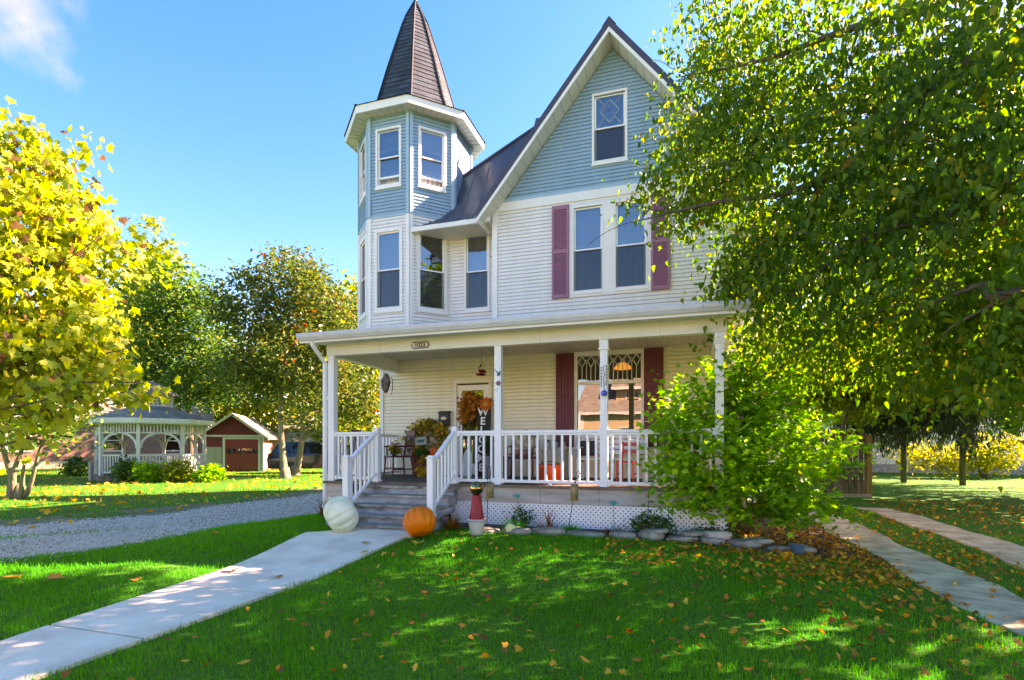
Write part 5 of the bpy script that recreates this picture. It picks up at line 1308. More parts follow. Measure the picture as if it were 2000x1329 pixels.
# low scrub and a wood closing the distance
P_ = []
for (a, b, t0, t1, n) in ((-300, 900, 52, 75, 16000), (1430, 2400, 44, 66, 11000)):
    t = rng.uniform(t0, t1, n); px = rng.uniform(a, b, n); zz = 5.2*rng.random(n)**1.1*(1+.35*np.sin(px*.045)+.25*np.sin(px*.017+1))
    P_.append(CAM[None, :]*[[1, 1, 0]]+t[:, None]*FW+(t*(px-1000)/FPX)[:, None]*RT+np.stack([0*t, 0*t, zz], 1))
P_ = np.concatenate(P_)
wd_ = scatter('distant_wood', OVAL, OVAL_F, P_, leaf_rot(len(P_), .4), 1.1*(.6+.7*rng.random(len(P_))), np.clip(rng.normal(.45, .22, len(P_)), 0, 1), LM['lime'])
tag(wd_, 'far belt of green and yellow woodland closing the view', 'woodland', kind='stuff')
# trees beyond the right edge that keep the front lawn in shade
for (x, y, lab) in ((12.8, 14.6, 'dense tree in the neighbouring garden shading the lawn'), (10.6, 19.0, 'dense tree at the neighbouring fence shading the porch front'), (14.2, 10.2, 'dense tree nearer the street shading the lawn')):
    tree('shade_tree', lab, (x, y, 0), .25, [((x, y, 4.0), (2.5, 2.5, 2.4), 1.1), ((x-.8, y+.8, 6.2), (2.3, 2.3, 2.), 1.), ((x+.9, y-.7, 6.4), (2.2, 2.2, 2.), 1.), ((x, y, 8.2), (1.7, 1.7, 1.2), .6)], 6000, (OVAL, OVAL_F), .42, LM['dark'], M['bark'], clump=.6, per=24, limbs=8, twigs=20)
# ================================================================== PORCH AND GARDEN OBJECTS
def text_mesh(s, size, depth=.004, bold=0):
    cu = bpy.data.curves.new('lettering', 'FONT'); cu.body = s; cu.size = size; cu.extrude = depth; cu.align_x = 'CENTER'; cu.align_y = 'CENTER'; cu.offset = bold
    o = bpy.data.objects.new('lettering', cu); col.objects.link(o); bpy.context.view_layer.update()
    me = bpy.data.meshes.new_from_object(o.evaluated_get(bpy.context.evaluated_depsgraph_get()))
    bpy.data.objects.remove(o); bpy.data.curves.remove(cu)
    return me
FACE = Matrix.Rotation(R(90), 4, 'X')       # lettering upright, facing -Y
M['ink'] = mat('dark_ink', (.03, .022, .02), .6)
# house number plaque on the porch beam
q = at(821, 674.5, YP-.07); pl = thing('number_plaque', 'small cream plaque with the number 1023 on the porch beam', 'sign', (q.x, YP-.072, q.z))
def oct_plate(w, h, c): return [(-w, 0), (-w+c, -h), (w-c, -h), (w, 0), (w-c, h), (-w+c, h)]
part(MB().prism(oct_plate(.19, .062, .045), -.008, 0), 'border', M['ink'], pl); part(MB().prism(oct_plate(.17, .046, .036), -.013, -.0085), 'plate', mat('cream_plate', (.62, .56, .50), .5, .05), pl)
me = text_mesh('1023', .108, .002, .002); me.transform(Matrix.Translation((0, -.0155, -.004)) @ FACE); link('numerals', me, M['ink'], pl, world=False)
# mailbox
q = at(871, 818, YF); mbx = thing('mailbox', 'black wall mailbox with oval emblem beside the front door', 'mailbox', (q.x, YF-.02, q.z))
part(MB().prism([(-.125, -.17), (.125, -.17), (.125, .12), (-.125, .12)], -.115, 0), 'box', mat('dark_bronze_metal', (.03, .025, .022), .45, .2, 6), mbx, bevel=.008)
lid = MB(); xprism(lid, [(0, .175), (-.05, .170), (-.128, .135), (-.13, .10), (-.118, .10), (-.116, .122), (0, .122)], -.135, .135); part(lid, 'lid', M['black'], mbx, bevel=.004)
part(MB().ball((0, -.118, .0), .07, 20, 8, (1, .06, .55)), 'emblem', mat('cream_enamel', (.62, .58, .46), .4), mbx, smooth=True)
# pumpkins
def pumpkin(name, label, c, r, sq, m, tilt, az_, ribs=11, seed=0):
    mb = MB(); nseg, nr = 88, 20; rr = random.Random(seed); ph = [rr.uniform(-.25, .25) for _ in range(ribs)]; am = [rr.uniform(.7, 1.2) for _ in range(ribs)]
    rings = []
    for i in range(nr+1):
        v = math.pi*i/nr; ps = []
        for j in range(nseg):
            u = 2*math.pi*j/nseg; kf = u/(2*math.pi)*ribs; k = int(kf) % ribs; f = kf-int(kf)
            groove = abs(2*f-1)**2.4
            w_ = 1-.15*am[k]*groove*math.sin(v)**.6
            zz = -math.cos(v)*(1-.16*math.exp(-(math.sin(v)/.35)**2))
            ps.append((r*w_*math.sin(v)*math.cos(u)*(1+.03*math.sin(u+1)), r*w_*math.sin(v)*math.sin(u), r*sq*zz))
        rings.append(mb.pts(ps))
    for a, b in zip(rings, rings[1:]):
        for j in range(nseg): q_ = (j+1) % nseg; mb.f.append((a+j, a+q_, b+q_, b+j))
    root = thing(name, label, 'pumpkin', c)
    T = Matrix.Rotation(az_, 4, 'Z') @ Matrix.Rotation(tilt, 4, 'Y')
    mb.v = [tuple(T @ Vector(p)) for p in mb.v]
    part(mb, 'rind', m, root, smooth=True)
    st = MB(); st.tube([(0, 0, r*sq*.80), (.01, 0, r*sq*.92), (.03, .01, r*sq*1.02)], [.035, .022, .026], 7); st.v = [tuple(T @ Vector(p)) for p in st.v]; part(st, 'stem', mat('dry_stem', (.20, .15, .07), .8), root, smooth=True)
    return root
MP_W = mat('pale_green_pumpkin', (.50, .60, .42), .5, .08, 3.2, c2=(.80, .78, .60), bump=.05, bscale=30); MP_O = mat('orange_pumpkin', (.88, .13, .001), .42, .05, 3.5, bump=.05, bscale=30, spec=.25, c2=(.92, .20, .002))
pumpkin('pumpkin', 'large pale green white pumpkin lying at the foot of the steps', (-5.03, 7.08, gzf(-5.03, 7.08)+.035+.262), .292, .90, MP_W, R(62), R(35), 12, 3)
pumpkin('pumpkin', 'large bright orange pumpkin lying by the right stair newel', (-3.69, 7.10, gzf(-3.69, 7.1)+.03+.225), .245, .94, MP_O, R(-28), R(-40), 12, 5)
# red cone with gazing ball on a white pot
q = gp(931, 1045, .1); zg = gzf(q.x, q.y); X0, Y0 = q.x, q.y
pot = thing('flower_pot', 'upturned white pot under the red cone by the steps', 'pot', (X0, Y0, zg))
part(MB().lathe([(.085, 0), (.10, .02), (.125, .20), (.125, .21)], 24), 'body', M['oldwhite'], pot, smooth=True); part(MB().lathe([(.13, .211), (.135, .225), (.135, .245), (.11, .25)], 24), 'saucer', M['skirt'], pot, smooth=True)
cn = MB(Matrix.Translation((X0, Y0, zg+.251))).lathe([(.115, 0), (.118, .015), (.10, .10), (.085, .22), (.075, .34), (.078, .36), (.055, .365)], 24).build('red_cone', mat('red_paint_cone', (.42, .022, .03), .5, .25, 6), smooth=True); tag(cn, 'red painted cone carrying the mirror ball beside the steps', 'garden ornament')
gb = MB(Matrix.Translation((X0, Y0, zg+.251+.36))).ball((0, 0, .105), .108, 28, 18).build('gazing_ball', mat('bronze_mirror_ball', (.20, .09, .06), .07, .5, 5, metal=1, c2=(.40, .26, .08)), smooth=True); tag(gb, 'shiny bronze gazing ball on top of the red cone', 'gazing ball')
# lanterns on hooks and bare rods in the bed
def lantern(label, lx, ly, y, bx, by, tx, ty):
    a = at(bx, by, y); a.z = gzf(a.x, a.y)-.02; t = at(tx, ty, y); l = at(lx, ly, y)
    root = thing('garden_lantern', label, 'lantern', a, 0, 'rusty lanterns hung in the front bed')
    MB().tube([a, a.lerp(t, .6)+Vector((.01, 0, 0)), t, t+Vector((.03, -.01, .035)), t+Vector((.07, -.01, .02)), Vector((l.x, y-.01, l.z+.15))], .006, 6).build('hook_rod', M['black'], root)
    T = Matrix.Translation(l); ml = mat('mottled_lantern_glass', (.05, .16, .12), .35, .5, 22, c2=(.30, .14, .03), spec=.6)
    b = MB(T).lathe([(.055, -.115), (.062, -.10), (.062, .10), (.055, .115)], 20).build('body', ml, root, smooth=True)
    MB(T).lathe([(.068, -.125), (.068, -.105), (.05, -.10)], 20).build('rim', M['rust'], root); MB(T).lathe([(.066, .10), (.066, .118), (.03, .135)], 20).build('cap', M['rust'], root)
    MB(T).tube([(-.06, 0, .11), (-.03, 0, .155), (0, 0, .165), (.03, 0, .155), (.06, 0, .11)], .003, 5).build('bail', M['black'], root)
lantern('rusty green lantern hanging above the red cone', 957, 960, 8.15, 951, 1040, 952, 915)
lantern('rusty green lantern hanging in the middle of the bed', 1122, 963, 8.15, 1108, 1028, 1126, 925)
for (x0, y0, x1, y1, lab) in ((1261, 1022, 1268, 952, 'thin dark rod leaning before the lattice, nearest the middle lantern'), (1304, 1022, 1306, 975, 'thin dark rod before the lattice, beside the shrub')):
    a = at(x0, y0, 8.3); b = at(x1, y1, 8.3); a.z = gzf(a.x, a.y)-.02
    o = MB().tube([a, a.lerp(b, .5)+Vector((.006, 0, 0)), b], .006, 6).ball(tuple(b), .011, 8, 6).build('garden_stake', M['black']); tag(o, lab, 'garden stake')
# teal metal flowers
tm_ = mat('teal_metal', (.02, .30, .28), .45, .2, 8)
for px, py, bx, by, lab in ((1010, 970, 1014, 1020, 'teal metal flower on a stake, nearer the steps'), (1198, 984, 1203, 1025, 'teal metal flower on a stake, nearer the shrub')):
    y = 8.2; c = at(px, py, y); b = at(bx, by, y); b.z = gzf(b.x, b.y)-.02
    root = thing('metal_flower', lab, 'garden ornament', b, 0, 'teal metal flowers in the bed')
    MB().tube([b, b.lerp(c, .5)+Vector((-.012, 0, 0)), c], .006, 6).build('stem', tm_, root)
    pm = MB()
    for k in range(16):
        a = 2*math.pi*k/16; d = Vector((math.cos(a), -.25, math.sin(a)*.55+.05)); r_ = .082*(1 if k % 2 else .8); n = Vector((-math.sin(a), 0, math.cos(a)*.6))*.017
        pm.face([c, c+d*r_*.6+n, c+d*r_+Vector((0, 0, .012)), c+d*r_*.6-n])
    pm.ball(tuple(c+Vector((0, -.012, .005))), .016, 10, 6); pm.build('bloom', tm_, root)
    lf_ = MB(); lf_.face([b+Vector((0, 0, .02)), b+Vector((-.05, 0, .13)), b+Vector((-.07, -.01, .24)), b+Vector((-.03, 0, .12))]); lf_.face([b+Vector((0, 0, .02)), b+Vector((.04, 0, .09)), b+Vector((.06, -.01, .17)), b+Vector((.02, 0, .09))]); lf_.build('leaf', tm_, root)
# edging stones, boulder and bits along the bed
M['stone'] = mat('grey_flagstone', (.13, .12, .09), .9, .35, 5, .6, 22, c2=(.27, .25, .20))
def stone(label, x, y, z, a, b, h, seed, m=None, rz=0, name='edging_stone', group='flat edging stones of the front bed', cat='stone'):
    rr = random.Random(seed); n = 11; P0 = []
    for i in range(n):
        t = 2*math.pi*i/n; q_ = 1+rr.uniform(-.16, .14); P0.append((a*q_*math.cos(t), b*q_*math.sin(t)))
    mb = MB(); lev = [(.90, 0), (1.0, h*.4), (.97, h*.8), (.80, h)]
    rings = [mb.pts([(p[0]*s, p[1]*s, z_+(rr.uniform(-.012, .012) if z_ > 0 else 0)) for p in P0]) for s, z_ in lev]
    for r0, r1 in zip(rings, rings[1:]):
        for j in range(n): k = (j+1) % n; mb.f.append((r0+j, r0+k, r1+k, r1+j))
    c0 = mb.pts([(0, 0, h*1.02)]); 
    for j in range(n): mb.f.append((rings[-1]+j, rings[-1]+(j+1) % n, c0))
    o = mb.build(name, m or M['stone'], bevel=.006); o.location = (x, y, z); o.rotation_euler = (rr.uniform(-.05, .05), rr.uniform(-.05, .05), rz); tag(o, label, cat, group); return o
sx = [(-2.86, 7.86, .16), (-2.42, 7.90, .25), (-1.92, 7.93, .26), (-1.36, 7.97, .32), (-.84, 8.02, .22), (-.42, 8.06, .21), (0, 8.10, .22), (.42, 8.14, .2), (.86, 8.20, .24), (1.28, 8.26, .2), (1.62, 8.30, .18)]
slab_ = ['small edging stone beside the white pot', 'edging stone just behind the pale gourd', 'edging stone before the dry tuft', 'longest edging stone, in the middle of the bed', 'edging stone below the grey green plant', 'edging stone beside the small orange leaf heap', 'edging stone before the two thin rods', 'edging stone below the white boulder', 'edging stone under the shrub, before the white boulder', 'edging stone nearest the blue pot', 'last edging stone towards the drive strips']
for i, ((x, y, a), lb_) in enumerate(zip(sx, slab_)): stone(lb_, x, y, gzf(x, y)-.01, a, .14, .075+.02*(i % 3), 40+i, rz=rnd.uniform(-.12, .12))
for i, (x, y, a, lb_) in enumerate(((-.35, 8.12, .2, 'upper edging stone stacked on the row, middle of the bed'), (.15, 8.16, .17, 'upper edging stone stacked on the row, beside the rods'), (1.05, 8.26, .18, 'upper edging stone stacked on the row under the shrub'))): stone(lb_, x, y, gzf(x, y)+.085, a, .12, .055, 60+i)
stone('rounded whitish boulder at the bed edge under the shrub', .50, 8.26, gzf(.5, 8.2)+.06, .22, .16, .11, 71, mat('whitish_boulder', (.40, .37, .32), .9, .2, 6, .4, 20), name='boulder', group=None, cat='boulder')
q = gp(997, 1046, .08); gd_o = pumpkin('gourd', 'small pale yellow gourd at the lawn edge by the bed', (q.x, q.y, gzf(q.x, q.y)+.075), .085, 1.05, mat('pale_gourd', (.62, .62, .30), .5, .1, 5), R(15), 0, 8, 9); gd_o['category'] = 'gourd'
q = (1.50, 8.05); bp = thing('blue_pot', 'small blue square pot at the end of the bed edging', 'pot', (q[0], q[1], gzf(*q)), R(20))
part(MB().prism([(-.06, 0), (.06, 0), (.075, .13), (-.075, .13)], -.06, .06), 'body', mat('blue_glaze', (.03, .11, .15), .3, .3, 8), bp, bevel=.012); part(MB().box(-.08, .08, -.068, .068, .131, .15), 'rim', mat('blue_glaze_rim', (.045, .15, .20), .3, .3, 8), bp, bevel=.008)
q = gp(672, 1003, .1); o = MB(Matrix.Translation((-5.62, 7.72, gzf(-5.6, 7.7)))).lathe([(.12, 0), (.15, .12), (.17, .30), (.18, .33), (.15, .335), (.13, .28), (.02, .27)], 20).build('blue_planter', mat('cobalt_planter', (.02, .08, .30), .35, .2, 5), smooth=True); tag(o, 'cobalt blue planter behind the pale pumpkin', 'planter')
# plants in the bed
def tuft(label, x, y, n, h, spread, m, tint, wd=.008, name='grass_tuft', cat='plant'):
    root = thing(name, label, cat, (x, y, gzf(x, y)))
    a = rng.random(n)*6.283; r_ = spread*rng.random(n)**.6; pos = np.stack([x+.25*r_*np.cos(a), y+.25*r_*np.sin(a), np.full(n, gzf(x, y)-.01)], 1)
    hh = h*(.6+.5*rng.random(n)); dirz = np.stack([r_*np.cos(a), r_*np.sin(a), hh], 1); dirz /= np.linalg.norm(dirz, axis=1, keepdims=True)
    R_ = rot_batch(dirz, rng.random(n)*6.283); R_[:, :, 0] *= (wd/hh)[:, None]
    scatter('blades', BLADE, BLADE_F, pos, R_, hh, np.clip(rng.normal(*tint, n), 0, 1), m, root); return root
tuft('bright green grassy tuft under the teal flower by the steps', -2.55, 8.18, 420, .22, .30, LM['grass'], (.55, .1))
tuft('dry brown tuft beside the green tuft in the bed', -2.0, 8.22, 180, .22, .30, LM['litter'], (.25, .12), name='dry_plant')
tuft('short dark green tuft left of the middle lantern', -1.62, 8.2, 260, .19, .24, LM['grass'], (.2, .1))
tuft('dry twiggy tuft right of the middle lantern', -.95, 8.25, 160, .20, .34, LM['litter'], (.15, .12), name='dry_plant')
tuft('brown upright spike in the bed before the lattice', -2.02, 8.36, 14, .42, .06, LM['litter'], (.35, .1), .02, name='dry_plant')
tuft('ragged dead stems by the corner pier, left of the steps', -6.30, 8.40, 120, .40, .22, LM['litter'], (.12, .1), .01, name='dry_plant')
tuft('leaf choked dead stems against the stair side', -3.55, 7.95, 160, .30, .24, LM['litter'], (.3, .2), .012, name='dry_plant')
c = np.array([-.42, 8.28, gzf(-.4, 8.3)+.17]); bush('bed_plant', 'grey green bushy plant under the teal flower by the shrub', (-.42, 8.28, gzf(-.4, 8.3)), [(c, (.33, .16, .17), 1)], 900, (OVAL, OVAL_F), .055, LM['dark'], .05, 12, .7, (.45, .2))
c = np.array([.45, 8.4, gzf(.4, 8.4)+.10]); bush('bed_plant', 'low dark plant behind the white boulder', (.45, 8.4, gzf(.4, 8.4)), [(c, (.3, .12, .12), 1)], 500, (OVAL, OVAL_F), .05, LM['dark'], .05, 12, .7, (.3, .2))
c = np.array([-2.5, 8.42, gzf(-2.5, 8.4)+.2]); bush('bed_plant', 'dark stemmed plant behind the green tuft', (-2.5, 8.42, gzf(-2.5, 8.4)), [(c, (.22, .1, .16), 1)], 300, (OVAL, OVAL_F), .05, LM['dark'], .05, 10, .7, (.25, .2))
# ------------------------------------------------------------------ on the porch
LM['autumn'] = leaf_mat('autumn_silk_leaf', [(0, (.10, .12, .02)), (.3, (.22, .20, .03)), (.55, (.30, .14, .03)), (.8, (.55, .33, .03)), (1, (.62, .46, .05))], .25)
def P3(px, y, z=DK): p = at(px, HZ, y); return Vector((p.x, y, z))
mdk = mat('dark_red_brown_wood', (.11, .02, .018), .4, .25, 6)
def chair(label, loc, rz, m, back='spindle', w=.5, rock=False):
    c = thing('porch_chair', label, 'chair', loc, rz)
    h = w/2
    part(MB().box(-h, h, -.24, .24, .42, .46), 'seat', m, c, bevel=.01)
    for sx_ in (-1, 1):
        part(MB().tube([(sx_*(h-.04), -.2, .42), (sx_*(h-.0), -.23, .04)], .018, 7), 'leg', m, c); part(MB().tube([(sx_*(h-.04), .2, .42), (sx_*(h-.0), .25, .04)], .018, 7), 'leg', m, c)
        part(MB().tube([(sx_*(h-.03), .22, .44), (sx_*(h-.03), .30, 1.0)], .018, 7), 'back_post', m, c)
        part(MB().tube([(sx_*(h-.0), .25, .66), (sx_*(h+.02), -.05, .665), (sx_*(h+.02), -.22, .655)], .018, 7), 'armrest', m, c); part(MB().tube([(sx_*(h+.01), -.17, .655), (sx_*(h-.03), -.17, .44)], .014, 6), 'arm_post', m, c)
        part(MB().tube([(sx_*(h-.01), -.36, .05), (sx_*(h-.01), -.1, .015), (sx_*(h-.01), .2, .015), (sx_*(h-.01), .45, .06)] if rock else [(sx_*(h-.02), -.22, .17), (sx_*(h-.02), .24, .17)], .016, 6), 'rocker' if rock else 'stretcher', m, c)
    part(MB().box(-h+.03, h-.03, .275, .31, .86, 1.0), 'top_rail', m, c, bevel=.01)
    for i in range(5): x = -h+.09+(w-.18)*i/4; part(MB().tube([(x, .225, .455), (x, .29, .865)], .010, 6), 'spindle', m, c)
    part(MB().box(-h+.03, h-.03, -.215, -.195, .18, .2), 'stretcher', m, c)
    return c
p = P3(778, 10.25); chair('dark red wooden armchair at the turret end of the porch', p, R(-38), mdk)
p = P3(668, 9.35); chair('dark maroon rocking chair behind the left porch railing', p, R(-75), mat('maroon_rocker', (.10, .012, .035), .45, .2, 6), rock=True)
# green cushion heap on the chair
c = np.array(list(P3(772, 10.1, DK+.58))); bush('leaf_pillow', 'mossy green and gold leafy cushion on the dark red armchair', (c[0], c[1], DK+.47), [(c, (.13, .10, .09), 1)], 240, (MAPLE, MAPLE_F), .065, LM['autumn'], .04, 12, .4, (.4, .28), cat='cushion')
# wreath display by the door
p = P3(836, 10.75); cr = thing('display_crate', 'faded red wooden crate holding the autumn display', 'crate', p, R(-8)); mred = mat('faded_red_crate', (.22, .035, .035), .6, .25, 5)
part(MB().box(-.30, .30, -.16, .16, .0, .04), 'base', mred, cr)
for k in range(3): part(MB().box(-.30, .30, -.18, -.161, .05+k*.15, .17+k*.15), 'slat', mred, cr)
for x in (-.3, .27): part(MB().box(x, x+.03, -.16, .16, .041, .48), 'side', mred, cr)
part(MB().box(-.27, .27, -.16, .16, .40, .43), 'shelf', mred, cr)
wr_t = thing('autumn_wreath', 'big leafy autumn wreath propped behind the red crate', 'wreath', P3(836, 11.0, DK+.45))
a = rng.random(800)*6.283; rr_ = .34+rng.normal(0, .075, 800); wc = P3(836, 11.0, DK+.80)
Pw = np.stack([wc.x+rr_*np.cos(a)*1.1, wc.y+rng.normal(0, .05, 800), wc.z+rr_*np.sin(a)*1.05], 1)
tt = [wc+Vector((.37*math.cos(k*.3927), .0, .35*math.sin(k*.3927))) for k in range(17)]; MB().tube(tt, .03, 6).build('ring', M['bark'], wr_t)
scatter('leaves', MAPLE, MAPLE_F, Pw, leaf_rot(800, .1), .10*(.7+.6*rng.random(800)), np.clip(rng.normal(.55, .3, 800), 0, 1), LM['autumn'], wr_t)
p = P3(822, 10.86, DK+.78); sg_ = thing('framed_sign', 'small pale framed sign leaning in the autumn wreath', 'sign', p, R(5)); T = Matrix.Rotation(R(-6), 4, 'Y')
part(MB(T).box(-.15, .15, -.012, .012, -.10, .10), 'frame', M['greyboard'], sg_); part(MB(T).box(-.13, .13, -.016, -.0125, -.08, .08), 'panel', M['oldwhite'], sg_); part(MB(T).box(-.08, .09, -.019, -.0165, -.035, .03), 'picture', mat('green_picture', (.08, .18, .14), .6), sg_)
p = P3(850, 10.52, DK+.43+.115); o = pumpkin('pumpkin', 'small round orange pumpkin on the red crate', p, .135, .88, mat('small_orange_pumpkin', (.66, .10, .012), .4, .1, 4), R(6), 0, 9, 2)
c = np.array(list(P3(822, 10.55, DK+.52))); bush('ivy_spray', 'dark green spray of leaves on the red crate', (c[0], c[1], DK+.43), [(c, (.14, .08, .10), 1)], 260, (OVAL, OVAL_F), .06, LM['dark'], .04, 12, .4, cat='plant')
for px, z, lab in ((833, .30, 'yellow leaf bow on the front of the red crate'), (824, .03, 'yellow leaf garland on the boards before the crate')):
    c = np.array(list(P3(px, 10.48, DK+z+.06))); bush('leaf_garland', lab, (c[0], c[1], DK+z), [(c, (.15, .05, .07), 1)], 120, (MAPLE, MAPLE_F), .10, LM['autumn'], .04, 10, .2, (.8, .12), cat='garland')
# welcome board with its orange flower
p = P3(942, 10.88); wb = thing('welcome_board', 'tall black WELCOME board leaning by the door with an orange flower on top', 'sign', p, 0)
TL = Matrix.Rotation(R(-6), 4, 'X')
part(MB(TL).box(-.15, .15, -.012, .012, .0, 1.72), 'board', mat('black_chalk_paint', (.018, .016, .02), .7, .2, 5), wb)
for i, ch in enumerate('WELCOME'):
    me = text_mesh(ch, .235, .004, .006); me.transform(TL @ Matrix.Translation((-.03, -.018, 1.42-i*.205)) @ FACE); link('letter', me, M['vinyl'], wb, world=False)
fl_ = MB(TL); 
for k in range(22):
    a = 2*math.pi*k/22; r_ = .19 if k % 2 else .15; n_ = Vector((-math.sin(a), 0, math.cos(a)))*.028; d = Vector((math.cos(a), 0, math.sin(a))); c0 = Vector((.03, -.03-.01*(k % 2), 1.60))
    fl_.face([c0, c0+d*r_*.6+n_+Vector((0, -.02, 0)), c0+d*r_, c0+d*r_*.6-n_+Vector((0, -.02, 0))])
part(fl_, 'flower', mat('orange_petal', (.60, .12, .01), .6, .25, 14), wb); part(MB(TL).ball((.03, -.045, 1.60), .055, 14, 8, (1, .4, 1)), 'flower_centre', mat('amber_centre', (.55, .28, .03), .7, .3, 20), wb, smooth=True)
# orange and gold spray on the storm door
c = np.array(list(P3(918, 11.14, az(918, 795, YF)))); bush('door_spray', 'orange and gold autumn spray hung on the storm door', (c[0], c[1], c[2]-.35), [(c, (.22, .03, .26), 1), (c+np.array([-.08, 0, -.25]), (.10, .03, .16), .3)], 420, (MAPLE, MAPLE_F), .11, leaf_mat('orange_silk_leaf', [(0, (.25, .12, .02)), (.4, (.50, .16, .02)), (.8, (.58, .25, .05)), (1, (.55, .36, .10))], .25), .06, 12, .2, cat='wreath')
# little pale board, dark tub and evergreen by the door
p = P3(913, 10.45); bd = thing('snowman_board', 'narrow pale blue board standing inside the porch railing by the stairs', 'board', p, R(8)); part(MB(Matrix.Rotation(R(-5), 4, 'X')).prism([(-.10, 0), (.10, 0), (.09, .48), (.05, .58), (-.05, .58), (-.09, .48)], -.012, .012), 'panel', mat('pale_blue_board', (.42, .52, .55), .6, .12, 4), bd); part(MB().box(-.11, .11, -.03, .12, 0, .04), 'foot', M['greyboard'], bd)
p = P3(966, 10.6); tb_ = thing('planter_tub', 'grey square planter tub by the post nearest the door', 'planter', p); part(MB().prism([(-.2, 0), (.2, 0), (.22, .42), (-.22, .42)], -.18, .18), 'tub', mat('grey_zinc', (.16, .16, .18), .5, .25, 5), tb_, bevel=.01); part(MB().box(-.24, .24, -.2, .2, .421, .45), 'rim', mat('grey_zinc_rim', (.22, .22, .24), .5, .2, 5), tb_, bevel=.006)
c = np.array(list(P3(951, 10.62, DK+.75))); bush('potted_evergreen', 'slim dark evergreen beside the welcome board', (c[0], c[1], DK+.46), [(c, (.07, .07, .30), 1)], 300, (OVAL, OVAL_F), .06, LM['dark'], .03, 12, .5, (.2, .15))
# arched red chair with cushions
p = P3(1021, 10.35); ac = thing('arched_chair', 'red arched porch armchair with patterned cushions', 'chair', p, R(4))
ar = [(-.27, .12, .0), (-.28, .2, .5), (-.27, .26, .78), (-.19, .29, .93), (0, .30, .99), (.19, .29, .93), (.27, .26, .78), (.28, .2, .5), (.27, .12, .0)]; part(MB().tube(ar, .022, 8), 'arch', mdk, ac, smooth=True)
part(MB().box(-.26, .26, -.26, .22, .40, .45), 'seat', mdk, ac, bevel=.01)
for x in (-.25, .25): part(MB().tube([(x, -.24, .4), (x*1.04, -.26, 0)], .02, 7), 'leg', mdk, ac); part(MB().tube([(x, .2, .65), (x*1.1, -.0, .66), (x*1.06, -.26, .63), (x, -.24, .42)], .016, 7), 'armrest', mdk, ac)
for i in range(4): x = -.15+.1*i; part(MB().tube([(x, .24, .46), (x, .295, .93)], .009, 6), 'spindle', mdk, ac)
def cushion(label, c, w_, h_, m, lean):
    mb = MB(Matrix.Translation(c) @ Matrix.Rotation(lean, 4, 'X')); n = 10; F, Bk = [], []
    for sgn in (-1, 1):
        idx = []
        for i in range(n+1):
            for j in range(n+1):
                u, v = 2*i/n-1, 2*j/n-1; th = .075*math.sqrt(max(0, (1-u**4)*(1-v**4))); e = 1-.06*(u*u*v*v)*-1
                idx.append(((u*w_/2)*(1-.07*(1-v*v)*0+.0), sgn*th, (v*h_/2)))
        b = mb.pts(idx)
        for i in range(n):
            for j in range(n): q_ = (b+i*(n+1)+j, b+i*(n+1)+j+1, b+(i+1)*(n+1)+j+1, b+(i+1)*(n+1)+j); mb.f.append(q_ if sgn > 0 else q_[::-1])
    o = mb.build('cushion', m, smooth=True); return tag(o, label, 'cushion')
cushion('patterned cream and red cushion on the arched red chair', (p.x, p.y+.11, DK+.70), .44, .42, mat('patterned_fabric', (.12, .018, .02), .85, .3, 11, c2=(.48, .40, .26)), R(-14))
cushion('red striped seat cushion on the arched red chair', (p.x, p.y-.02, DK+.515), .46, .40, mat('red_seat_fabric', (.14, .02, .022), .85, .3, 9, c2=(.3, .2, .14)), R(-86))
# glass table with jars, orange cooler in front
p = P3(1084, 10.55); tbl = thing('side_table', 'small grey metal side table with glass jars by the maroon shutter', 'table', p)
part(MB().box(-.26, .26, -.2, .2, .58, .61), 'top', mat('grey_metal_top', (.32, .32, .33), .4, .1), tbl, bevel=.005)
for x in (-.22, .22):
    for y in (-.16, .16): part(MB().tube([(x, y, 0), (x, y, .58)], .016, 6), 'leg', M['greyboard'], tbl)
gj = mat('grey_jar_glass', (.30, .32, .32), .12, .15, 6, spec=.8)
for i, dx in enumerate((-.14, .02, .17)):
    j = thing('glass_jar', ('first', 'second', 'third')[i]+' lidded jar on the grey side table, counted from the door side', 'jar', (p.x+dx, p.y-.04, DK+.611), 0, 'jars on the side table'); part(MB().lathe([(.05, 0), (.055, .01), (.055, .12), (.04, .145)], 16), 'body', gj, j, smooth=True); part(MB().lathe([(.045, .146), (.045, .17), (.02, .175)], 16), 'lid', M['black'], j)
p = P3(1075, 9.35); ck = thing('orange_bucket', 'bright orange tub on the porch boards behind the railing', 'tub', p)
part(MB().lathe([(.17, .0), (.19, .02), (.215, .30), (.22, .33), (.20, .34), (.19, .31), (.02, .30)], 24), 'tub', mat('orange_plastic', (.62, .07, .012), .4, .08, 4), ck, smooth=True); part(MB().tube([(-.215, 0, .31), (-.12, -.05, .375), (0, -.06, .39), (.12, -.05, .375), (.215, 0, .31)], .008, 6), 'handle', M['black'], ck)
# flower stake, red lamp table, white slatted glider, red ladder seat
p = P3(1105, 10.5); fs = thing('porch_ornament', 'thin post with pink rosettes standing on the porch', 'ornament', p); part(MB().tube([(0, 0, 0), (0, 0, .66)], .02, 7), 'post', M['greyboard'], fs); part(MB().lathe([(.09, 0), (.09, .02), (.03, .03)], 14), 'base', M['greyboard'], fs)
part(MB(Matrix.Translation((0, -.03, .62))).ball((0, 0, 0), .045, 12, 8, (1, .5, 1)), 'rosette', mat('pink_rosette', (.55, .24, .2), .6, .2, 9), fs, smooth=True)
p = P3(1195, 10.45); gl_ = thing('porch_glider', 'long white slatted porch glider under the big window', 'bench', p)
wgl = mat('white_bench_paint', (.66, .68, .72), .45, .08, 3)
for k in range(4): part(MB().box(-.66, .66, .26+.03*k, .285+.03*k, .50+.105*k, .585+.105*k), 'back_slat', wgl, gl_, bevel=.006)
